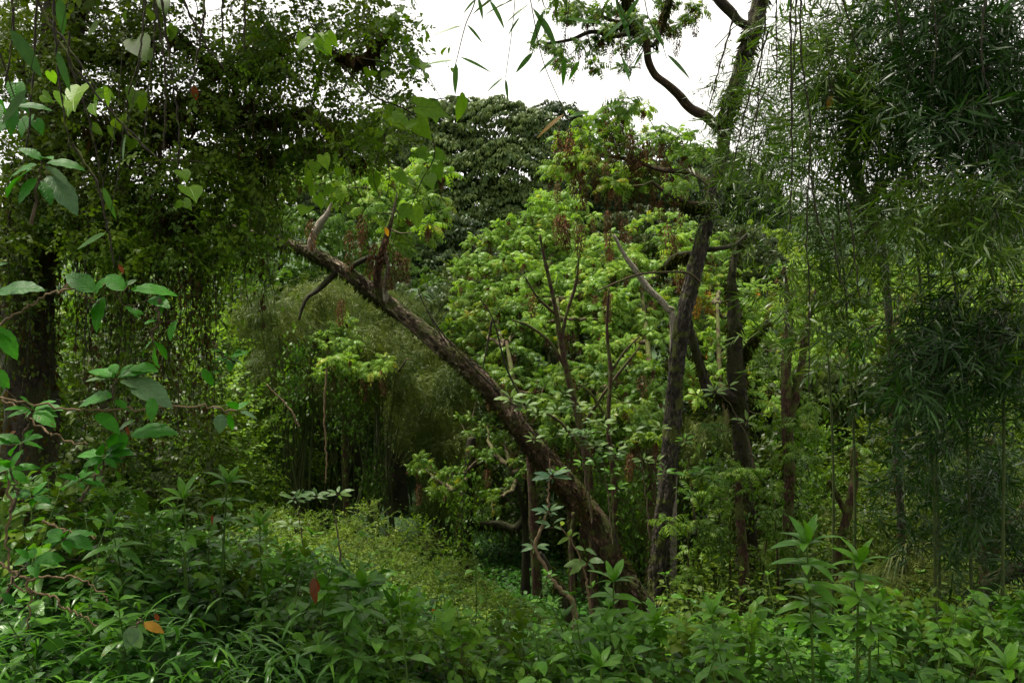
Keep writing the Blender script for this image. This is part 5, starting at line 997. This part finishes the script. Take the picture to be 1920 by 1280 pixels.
for i, (c, lab) in enumerate((((1090, 820), 'grey green broad-leaved sapling right of the leaning trunk, upper'), ((1130, 860), 'grey green broad-leaved sapling right of the leaning trunk, lower'), ((1200, 850), 'grey green broad-leaved sapling touching the upright trunk on its left'), ((1290, 870), 'grey green broad-leaved sapling just right of the upright trunk'), ((1080, 760), 'grey green broad-leaved sapling high over the leaning trunk'), ((560, 960), 'pale-leaved sapling at the left end of the bank'), ((625, 945), 'pale-leaved sapling on the bank below the hollow'))):
    L = []
    for k in range(7 if i < 5 else 3): L += fan((c[0] + RG.normal(0, 38 if i < 5 else 20), c[1] + RG.normal(0, 26 if i < 5 else 14)), 6, 24 if i < 5 else 30, ry=.45)
    leafy_twig(lab, ((c[0] + 20, c[1] + 160), (c[0] + 10, c[1] + 70), c), L, Yd=8.6 if i < 5 else 6.5, mat='herb_bright' if i in (1, 3) else 'pale', r0=.012, name='sapling', cat='sapling', W=.75)

# ------------------------------------------------------------------ vine-draped tree on the left
VB = on_ground(45, 5.6)
root = vt = thing('vine_draped_tree', 'dark tree at the left smothered in small-leaved climbing vines', 'tree', VB)
P = spline([list(VB) + [.19]] + [list(at(a, b, c)) + [r] for a, b, c, r in ((50, 900, 5.6, .16), (58, 760, 5.6, .15), (50, 600, 5.6, .14), (62, 450, 5.6, .14), (90, 300, 5.6, .13), (110, 120, 5.5, .12), (140, -80, 5.4, .1), (180, -400, 5.0, .08), (260, -700, 4.2, .06))], 160)
m = MB(); m.tube(P[:, :3], P[:, 3], 26, bark_bump(31, .2, .2, 3)); part('trunk', m.mesh('trunk', LV['bark_moss'], VB), root)
mm = MB(); moss_tufts(mm, P[:, :3], P[:, 3], 6000, (.02, .10), .7)
LM = []
for k, (pts, r) in enumerate(((((90, 330, 5.6), (180, 270, 5.5), (290, 255, 5.4), (400, 290, 5.4), (500, 300, 5.5), (590, 270, 5.6), (680, 300, 5.6)), .05), (((95, 250, 5.6), (180, 180, 5.4), (280, 215, 5.2), (380, 180, 5.2), (470, 230, 5.3), (570, 215, 5.4), (650, 255, 5.5)), .028), (((120, 40, 5.5), (220, 110, 5.2), (330, 60, 5.0), (450, 130, 5.0), (560, 60, 5.0), (680, 100, 5.0), (740, 30, 5.0)), .010), (((60, 480, 5.6), (150, 430, 5.4), (260, 420, 5.2), (360, 400, 5.1)), .03), (((150, -200, 5.3), (350, -250, 5), (560, -200, 4.8), (720, -120, 4.7)), .05), (((105, 200, 5.6), (30, 120, 5.5), (-60, 40, 5.5)), .04))):
    S = spline([at(*q) for q in pts], 60); S[1:] += (noise3(S[1:] * 3) - .5)[:, None] * .1; rr = np.linspace(r, r * .3, 60); LM.append(S); mb = MB(); mb.tube(S, rr, 10, bark_bump(k * 3., .15, .2)); part('branch', mb.mesh('branch', LV['bark_moss'], VB), root); moss_tufts(mm, S, rr, 2200, (.03, .13), .9)
part('moss', mm.mesh('moss', LV['moss_brown'], VB), root, kind='stuff')
blv = [(10, 100, 60, 100), (10, 320, 50, 80), (15, 440, 40, 60), (100, -10, 90, 40), (320, 10, 110, 50), (520, -10, 90, 50), (650, 0, 60, 40), (60, 60, 90, 80), (180, 90, 110, 80), (300, 110, 110, 70), (420, 90, 110, 90), (540, 70, 110, 80), (640, 90, 70, 70), (600, 170, 110, 60), (480, 210, 130, 70), (330, 230, 130, 60), (180, 230, 110, 80), (60, 230, 80, 80), (120, 350, 110, 50), (260, 330, 110, 60), (400, 330, 120, 60), (500, 290, 80, 50), (640, 230, 80, 50), (700, 180, 50, 50), (690, 40, 50, 50), (710, 270, 40, 30), (30, 420, 60, 80), (20, 560, 50, 80)]
T_ = blob_points(blv, 480, lambda a, b, i: 5.3, .45); T2 = blob_points([(0, -200, 300, 160), (300, -200, 300, 160), (600, -200, 260, 130), (150, -450, 300, 150), (500, -480, 300, 150)], 160, lambda a, b, i: 4.9, .6)
mb = MB(); grow(mb, [p for S in LM for p in S[::4]] + [at(340, -250, 5)], np.vstack([T_, T2]), .002, .004, sag=-.05, sides=3, jit=.12); part('branch', mb.mesh('branch', LV['twig_dark'], VB), root)
def sprays(n, blobs, Yd, jit, tpls, sc=(.5, 1.0), clump=2.6, th=.46, dn=-.25):
    P = blob_points(blobs, int(n * 2.2), lambda a, b, i: Yd, jit); k = noise3(P * clump + 11) > th + RG.normal(0, .08, len(P)); P = P[k][:n]
    d = nz(RG.normal(0, 1, P.shape) * [1, 1, .6] + [0, 0, dn]); return P, frames(d, nz(RG.normal(0, .5, P.shape) + [0, -.3, 1])), RG.uniform(*sc, len(P))
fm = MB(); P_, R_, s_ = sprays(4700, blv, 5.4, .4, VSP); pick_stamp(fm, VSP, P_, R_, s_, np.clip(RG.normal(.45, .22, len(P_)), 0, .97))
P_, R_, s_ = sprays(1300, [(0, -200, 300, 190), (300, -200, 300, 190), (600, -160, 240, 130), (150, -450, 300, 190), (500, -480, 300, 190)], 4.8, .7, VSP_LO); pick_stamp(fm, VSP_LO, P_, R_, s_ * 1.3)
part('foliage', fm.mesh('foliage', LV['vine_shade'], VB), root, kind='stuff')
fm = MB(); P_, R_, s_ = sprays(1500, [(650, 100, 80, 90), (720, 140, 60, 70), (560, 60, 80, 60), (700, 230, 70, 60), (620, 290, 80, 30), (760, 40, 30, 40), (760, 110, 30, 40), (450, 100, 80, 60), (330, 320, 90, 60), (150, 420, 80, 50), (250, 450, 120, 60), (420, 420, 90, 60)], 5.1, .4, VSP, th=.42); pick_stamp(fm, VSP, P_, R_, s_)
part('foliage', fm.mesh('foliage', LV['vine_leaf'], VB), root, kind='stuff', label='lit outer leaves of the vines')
# brown dead tangle in the limbs
fm = MB(); P_ = blob_points([(490, 235, 70, 50), (250, 240, 90, 40), (430, 300, 90, 40), (600, 250, 40, 40), (150, 240, 60, 40), (380, 200, 120, 40)], 3200, lambda a, b, i: 5.5, .25); n = len(P_)
fm.stamp(leaf4(1, .16, .8), P_, frames(nz(RG.normal(0, 1, (n, 3)) + [0, 0, -.8])), RG.uniform(.05, .14, n)); part('dead_leaves', fm.mesh('dead_leaves', LV['moss_brown'], VB), root, kind='stuff')

# curtain of hanging vines
def hang_vine(x, y0, y1, Yd, label, group, dens=26, mat='vine_shade', r=.0035, spread_=.05, Lm=(.02, .05)):
    A = at(x, y0, Yd); B = at(x + RG.normal(0, 14), y1, Yd + RG.normal(0, .1)); n = 14; t = np.linspace(0, 1, n)[:, None]
    S = A * (1 - t) + B * t; S[:, :2] += np.cumsum(RG.normal(0, .011, (n, 2)), 0); S = spline(S, 36); root = thing('hanging_vine', label, 'vine', A, group=group)
    m = MB(); m.tube(S, np.linspace(r, r * .5, 36) * RG.uniform(.8, 1.3, 36), 5); L = np.linalg.norm(B - A)
    for k in range(int(3 + L * 2)):
        j = RG.integers(3, 33); e = S[j] + RG.normal(0, .06, 3) + [0, 0, -RG.uniform(.08, .35)]; m.tube(curve_to(S[j], e, .1, 5, .1), [.0016] * 5, 3)
    part('stem', m.mesh('stem', LV['twig_dark'], A), root); f = MB(); k = int(dens * L); i = RG.integers(0, 36, k); P_ = S[i] + RG.normal(0, spread_, (k, 3)) * (.3 + .7 * noise3(S[i] * 6)[:, None] * 2)
    f.stamp(leaf4(1, .45, .5), P_, frames(nz(RG.normal(0, .7, (k, 3)) + [0, 0, -.8])), RG.uniform(*Lm, k)); part('foliage', f.mesh('foliage', LV[mat], A), root, kind='stuff')
for i in range(110):
    x = RG.uniform(-10, 520); y0 = 300 + 60 * RG.random(); y1 = RG.uniform(520, 880) if x < 420 else RG.uniform(400, 600)
    hang_vine(x, y0, y1, RG.uniform(4.8, 6.4), 'thin straggly vine hanging in the curtain on the left', 'vines of the hanging curtain', dens=RG.uniform(60, 190), mat=('vine_shade', 'moss_brown', 'vine_shade', 'vine_leaf')[i % 4], spread_=RG.uniform(.02, .06))
for i, (x, y0, y1, Yd) in enumerate(((640, 690, 820, 13.5), (700, 860, 960, 14), (560, 640, 780, 13), (870, 880, 1060, 11.8), (1190, 880, 1080, 10.5), (1160, 900, 1040, 10.8), (1110, 820, 980, 10.8), (1330, 860, 1050, 9.2), (1500, 760, 1050, 9), (1480, 1000, 1120, 8.2))):
    hang_vine(x, y0, y1, Yd, ['bright green ivy column hanging over the dark hollow', 'ivy column hanging beside the black trunk in the gully', 'ivy strand left of the bright ivy column', 'ivy draping the grey trunk in the gully', 'ivy curtain just left of the upright trunk', 'ivy curtain between the leaning and upright trunks, left one', 'ivy strand below the leaning trunk', 'ivy strand beside the black mossy trunk', 'leafy vine winding along the reddish peeling stem', 'short vine at the foot of the reddish peeling stem'][i], None, dens=520, mat='pinnate_shade', spread_=.16, Lm=(.04, .09))

# heart-leaved vine hanging right of the tangle
hv = [((784, 200), (800, 190), (850, 215)), ((800, 190), (822, 228)), ((865, 190), (860, 232)), ((862, 180), (872, 200)), ((740, 205), (728, 235)), ((735, 218), (772, 245)), ((780, 225), (808, 262)), ((800, 285), (768, 292)), ((785, 285), (805, 300)), ((815, 285), (840, 302)), ((745, 325), (765, 348)), ((765, 390), (748, 410)), ((775, 388), (785, 428)), ((820, 310), (825, 340)), ((800, 330), (812, 352)), ((715, 245), (700, 262)), ((760, 240), (785, 225)), ((775, 345), (755, 330)), ((700, 330), (708, 362))]
rt = twig_thing('heart_leaved_vine', 'heart-leaved vine hanging at the right edge of the tangled tree', 'vine', ((640, 120), (700, 180), (760, 205), (800, 240), (815, 290), (790, 340), (770, 390)), 4.6, .005, .002)
HL = heart_leaf()
for L in hv: one_leaf(rt, L[0], L[-1], 4.6 + RG.normal(0, .1), HL, 'heart', RG.uniform(.7, .85), RG.uniform(-.1, .1), key='heart', face=(RG.normal(0, .4), -1, .5))
m = MB()
for pts in (((740, 205), (720, 260), (700, 330), (725, 385), (770, 380)), ((760, 205), (800, 190), (862, 180)), ((720, 250), (730, 330), (722, 380)), ((640, 250), (660, 330), (690, 400))): m.tube(spline([at(a, b, 4.6) for a, b in pts], 16), np.linspace(.003, .0015, 16), 4)
part('tendril', m.mesh('tendril', LV['twig_dark'], np.array(rt.location)), rt)
def heart_twig(label, pts, c, n, s, Yd, mat='heart', spr=(50, 40)):
    rt = twig_thing('heart_leaved_vine', label, 'vine', pts, Yd, .004, .0015)
    for k in range(n):
        x, y = c[0] + RG.normal(0, spr[0]), c[1] + RG.normal(0, spr[1]); a = RG.uniform(.6, 2.5); l = s * RG.uniform(.5, .95); one_leaf(rt, (x, y), (x + l * math.cos(a), y + l * math.sin(a)), Yd + RG.normal(0, .12), HL, mat, RG.uniform(.65, .9), RG.uniform(-.1, .1), key='heart', face=(RG.normal(0, .5), -1, .6))
heart_twig('small round-leaved vine twigs reaching into the sky left of the bamboo twigs', ((650, 60), (700, 40), (760, 50), (790, 80), (810, 130)), (755, 60), 34, 14, 4.8, spr=(34, 45))
heart_twig('round-leaved vine below the sky gap on the left of the far tree', ((680, 110), (740, 120), (790, 130), (830, 190)), (770, 130), 22, 17, 4.8, spr=(34, 30))
heart_twig('large pale leaves caught in the light at the top of the tangle', ((560, -20), (580, 40), (600, 70)), (600, 75), 7, 40, 3.6, 'heart', (24, 10))
heart_twig('broad hanging leaves beside the dark twigs at the upper left', ((310, -30), (315, 20), (320, 40)), (290, 50), 7, 42, 3.4, 'vine_leaf', (40, 30))
heart_twig('lit heart-shaped leaves left of the beaded twigs', ((130, 60), (130, 120), (150, 150)), (150, 165), 9, 36, 3.2, 'heart', (38, 22))
heart_twig('heart-leaved vine in the middle of the dark tangle', ((260, 120), (240, 180), (240, 230)), (235, 210), 8, 32, 3.6, 'vine_leaf', (26, 40))
heart_twig('two isolated pale leaves hanging in the vine curtain', ((335, 280), (335, 340), (350, 370)), (342, 365), 4, 30, 4.0, 'heart', (18, 14))
heart_twig('rounded leaves hanging above the fork of the leaning trunk', ((600, 220), (610, 300), (600, 350)), (605, 325), 12, 34, 4.4, 'heart', (26, 30))
heart_twig('dark green leaves at the left edge under the top corner', ((0, 100), (20, 160), (30, 190)), (30, 210), 9, 44, 3.2, 'big_leaf', (30, 26))

for nm, (rt, S, mat, r1) in STEMS.items():      # every leaf hangs on a stalk that leads back to its twig
    if nm not in BASES: continue
    B_ = np.array(BASES[nm]); m = MB(); grow(m, list(S[1:]), B_, r1 * .35, r1 * .8, sag=.12, sides=4, jit=.05)
    if m.n: part('stalk', m.mesh('stalk', LV[mat], np.array(rt.location)), rt)
# ------------------------------------------------------------------ bamboo on the right
def bamboo_plant(label, culm_px, blobs, Yd, ns, near_n=0, mat='bamboo', jit=.35, Ls=(.35, 1.0), drift=-.12, sc=1.0, lo=False, group='bamboo plants of the right thicket'):
    C = [at(*c) for c in culm_px]; base = np.array([C[0][0], C[0][1], gz(C[0][0], C[0][1])]); root = thing('bamboo', label, 'bamboo', base, group=group)
    S = spline([base] + C, 60); m = MB(); m.tube(S, np.linspace(.013, .004, 60) * (1 + .25 * (np.arange(60) % 6 == 0)), 8); part('culm', m.mesh('culm', LV['culm'], base), root)
    A = blob_points(blobs, ns, lambda a, b, i: Yd, jit); k = noise3(A * 1.9 + 5) > .40 + RG.normal(0, .08, len(A)); A = A[k]
    tw_ = MB(); f = MB(); grow(tw_, list(S[6:]), A[:: 3], .0012, .004, sag=-.1, sides=3, jit=.1); PP, DD = [], []
    for a in A:
        L = RG.uniform(*Ls); n = 8; t = np.linspace(0, 1, n); dx = RG.normal(drift, .25); dy = RG.normal(0, .2)
        Q = np.stack([a[0] + L * dx * t ** .7, a[1] + L * dy * t, a[2] - L * t ** 1.4 * RG.uniform(.6, 1)], 1); tw_.tube(Q, np.linspace(.002, .0008, n), 3, cap=False)
        ks = int(L / .075); u = RG.random(ks); p = np.stack([np.interp(u, t, Q[:, c]) for c in range(3)], 1); az = RG.random(ks) * 6.28; el = RG.uniform(-.9, .65, ks)
        PP.append(p); DD.append(dirs(az, el))
    PP = np.vstack(PP); DD = np.vstack(DD); pick_stamp(f, BSP, PP, frames(DD, nz(RG.normal(0, .6, DD.shape) + [0, 0, 1])), RG.uniform(.45, .95, len(PP)) * sc, np.clip(RG.normal(.42, .2, len(PP)) + (RG.random(len(PP)) < .03) * .6, 0, 1))
    part('branch', tw_.mesh('branch', LV['twig_dark'], base), root); part('foliage', f.mesh('foliage', LV[mat], base), root, kind='stuff')
    if near_n:
        ms = shared('bleafbamboo_near', [BLF], LV['bamboo_near']); i = RG.choice(len(PP), near_n)
        for p in PP[i]:
            d = nz(RG.normal(0, 1, 3) * [1, .6, .5] + [0, 0, -.45]); part('leaf', ms[0], root, rmat(d, nz(RG.normal(0, .5, 3) + [0, -.4, .8])), p + [0, -.25, 0] - base, RG.uniform(.08, .15))
    return root
bamboo_plant('thin bamboo sprays silhouetted against the sky left of the thicket', ((1560, 800, 7.2), (1520, 300, 7.2), (1470, 100, 7.2), (1400, 40, 7.2), (1340, 90, 7.2)), [(1370, 130, 50, 50), (1430, 150, 50, 70), (1340, 200, 30, 70), (1400, 230, 60, 70), (1450, 60, 40, 60)], 7.2, 110, 10)
bamboo_plant('bamboo draping over the upright trunk', ((1600, 800, 6.6), (1560, 300, 6.6), (1500, 120, 6.6), (1430, 180, 6.6), (1390, 320, 6.6)), [(1420, 280, 60, 70), (1480, 250, 60, 90), (1440, 380, 60, 70), (1500, 380, 60, 80), (1380, 380, 40, 50), (1440, 470, 40, 30)], 6.6, 125, 14, Ls=(.2, .5))
bamboo_plant('bamboo forming the left half of the thicket top', ((1750, 900, 6.0), (1700, 300, 6.0), (1620, 20, 6.0), (1540, -20, 6.0), (1500, 120, 6.0)), [(1520, 40, 50, 70), (1560, 100, 70, 80), (1620, 60, 70, 80), (1600, 180, 80, 80), (1540, 220, 60, 80), (1660, 170, 60, 90), (1620, -60, 120, 60)], 6.0, 330, 16, sc=1.15, Ls=(.25, .7))
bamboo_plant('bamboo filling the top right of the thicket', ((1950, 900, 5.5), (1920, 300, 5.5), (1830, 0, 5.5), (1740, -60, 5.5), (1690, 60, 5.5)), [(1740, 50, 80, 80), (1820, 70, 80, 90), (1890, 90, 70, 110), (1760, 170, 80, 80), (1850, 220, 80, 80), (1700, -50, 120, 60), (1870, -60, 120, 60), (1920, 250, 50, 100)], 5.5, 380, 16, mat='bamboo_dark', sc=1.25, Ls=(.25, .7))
bamboo_plant('bamboo hanging across the middle of the thicket', ((1760, 1000, 6.2), (1740, 500, 6.2), (1700, 240, 6.2), (1630, 200, 6.2), (1580, 330, 6.2)), [(1560, 320, 60, 60), (1630, 300, 70, 50), (1700, 290, 80, 45), (1580, 430, 70, 70), (1540, 520, 60, 60), (1640, 470, 60, 60), (1690, 430, 60, 40)], 6.2, 150, 12, sc=1.2, Ls=(.2, .5))
bamboo_plant('bamboo trailing low in the middle right of the thicket', ((1820, 1050, 6.0), (1800, 600, 6.0), (1740, 380, 6.0), (1640, 420, 6.0), (1580, 540, 6.0)), [(1560, 580, 60, 60), (1620, 580, 70, 70), (1480, 580, 50, 50), (1690, 540, 60, 60), (1670, 640, 60, 60)], 6.0, 70, 10, sc=1.25, Ls=(.2, .5))
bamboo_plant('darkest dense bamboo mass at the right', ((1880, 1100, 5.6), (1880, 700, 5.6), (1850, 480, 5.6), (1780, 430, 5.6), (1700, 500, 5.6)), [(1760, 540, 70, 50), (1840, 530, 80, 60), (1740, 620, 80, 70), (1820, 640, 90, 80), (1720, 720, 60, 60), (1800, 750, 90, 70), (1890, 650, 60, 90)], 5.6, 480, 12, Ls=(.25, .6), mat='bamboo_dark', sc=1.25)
bamboo_plant('bamboo veil at the right edge under the sky gap', ((2000, 900, 5.0), (1990, 500, 5.0), (1950, 330, 5.0), (1880, 330, 5.0), (1840, 420, 5.0)), [(1860, 330, 60, 50), (1900, 420, 60, 60), (1800, 340, 70, 40), (1910, 540, 40, 60), (1780, 420, 60, 40), (1720, 330, 50, 40)], 5.0, 130, 14, sc=1.15, Ls=(.25, .7))
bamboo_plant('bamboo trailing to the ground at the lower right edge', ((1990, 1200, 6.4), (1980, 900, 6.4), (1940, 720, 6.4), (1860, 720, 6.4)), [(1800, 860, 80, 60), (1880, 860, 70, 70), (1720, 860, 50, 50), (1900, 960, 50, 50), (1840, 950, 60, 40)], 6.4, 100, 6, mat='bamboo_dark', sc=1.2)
for lab, bl, Yd in (('bamboo arching high over the path, right side', [(1500, -400, 400, 200), (1900, -400, 400, 250), (1700, -900, 500, 300)], 4.6), ('bamboo arching high over the path, middle', [(900, -500, 350, 120), (1200, -600, 350, 150), (700, -800, 400, 200)], 4.2)):
    bamboo_plant(lab, ((2100, 600, Yd + 1), (2050, -100, Yd + .5), (1800, -400, Yd), (1500, -450, Yd)), bl, Yd, 160, 0, jit=.6, sc=1.3)  # out-of-view bamboo, placed to dim the light on the foreground
# unseen canopy tree added above the camera to shade the foreground
cb = np.array([-3.2, -1.5, gz(-3.2, -1.5)])
tp = np.stack([RG.uniform(-6, 6, 80), RG.uniform(-5, 8.0, 80), RG.uniform(5.5, 7, 80)], 1)
rt = tree('unseen_shade_tree', 'tree whose crown roofs the path above the viewer', 'tree', cb, [cb, cb + [.3, .2, 2.5], cb + [1.2, .6, 5]], [.2, .17, .1], tp, 6, bark='bark_moss', limb_r=.07, moss=300)
P_ = np.stack([RG.uniform(-7, 7, 15000), RG.uniform(-6, 8.0, 15000), RG.uniform(5.4, 7.8, 15000)], 1); P_ = P_[noise3(P_ * .8) > .57]; f = MB()
pick_stamp(f, VSP_LO, P_, frames(nz(RG.normal(0, 1, P_.shape) * [1, 1, .5])), RG.uniform(1.2, 1.9, len(P_))); part('crown', f.mesh('crown', LV['vine_shade'], cb), rt)
# dark tree inside the bamboo
DB = on_ground(2030, 7.6)
stem_tree('dark tree leaning inside the bamboo at the upper right', [(2030, 1000), (1990, 600), (1930, 380), (1880, 280), (1830, 210), (1790, 130), (1770, 0), (1760, -120)], [26, 24, 22, 20, 18, 16, 14, 10], 'bark_moss', 7.6, [([(1830, 210), (1760, 190), (1700, 130), (1660, 60)], [12, 10, 8, 6]), ([(1900, 320), (1910, 220), (1880, 120), (1890, 20)], [13, 12, 9, 7])], 1800, mossmat='moss_brown')
stem_tree('broken dark branch hanging in the bamboo over the sky gap', [(1700, 1020), (1665, 560), (1640, 450), (1622, 390), (1605, 320), (1590, 200), (1600, 60)], [6, 7, 10, 12, 9, 6, 5], 'bark_moss', 8.6, [([(1622, 390), (1640, 360), (1655, 330)], [8, 7, 5])], 700, mossmat='moss_brown')
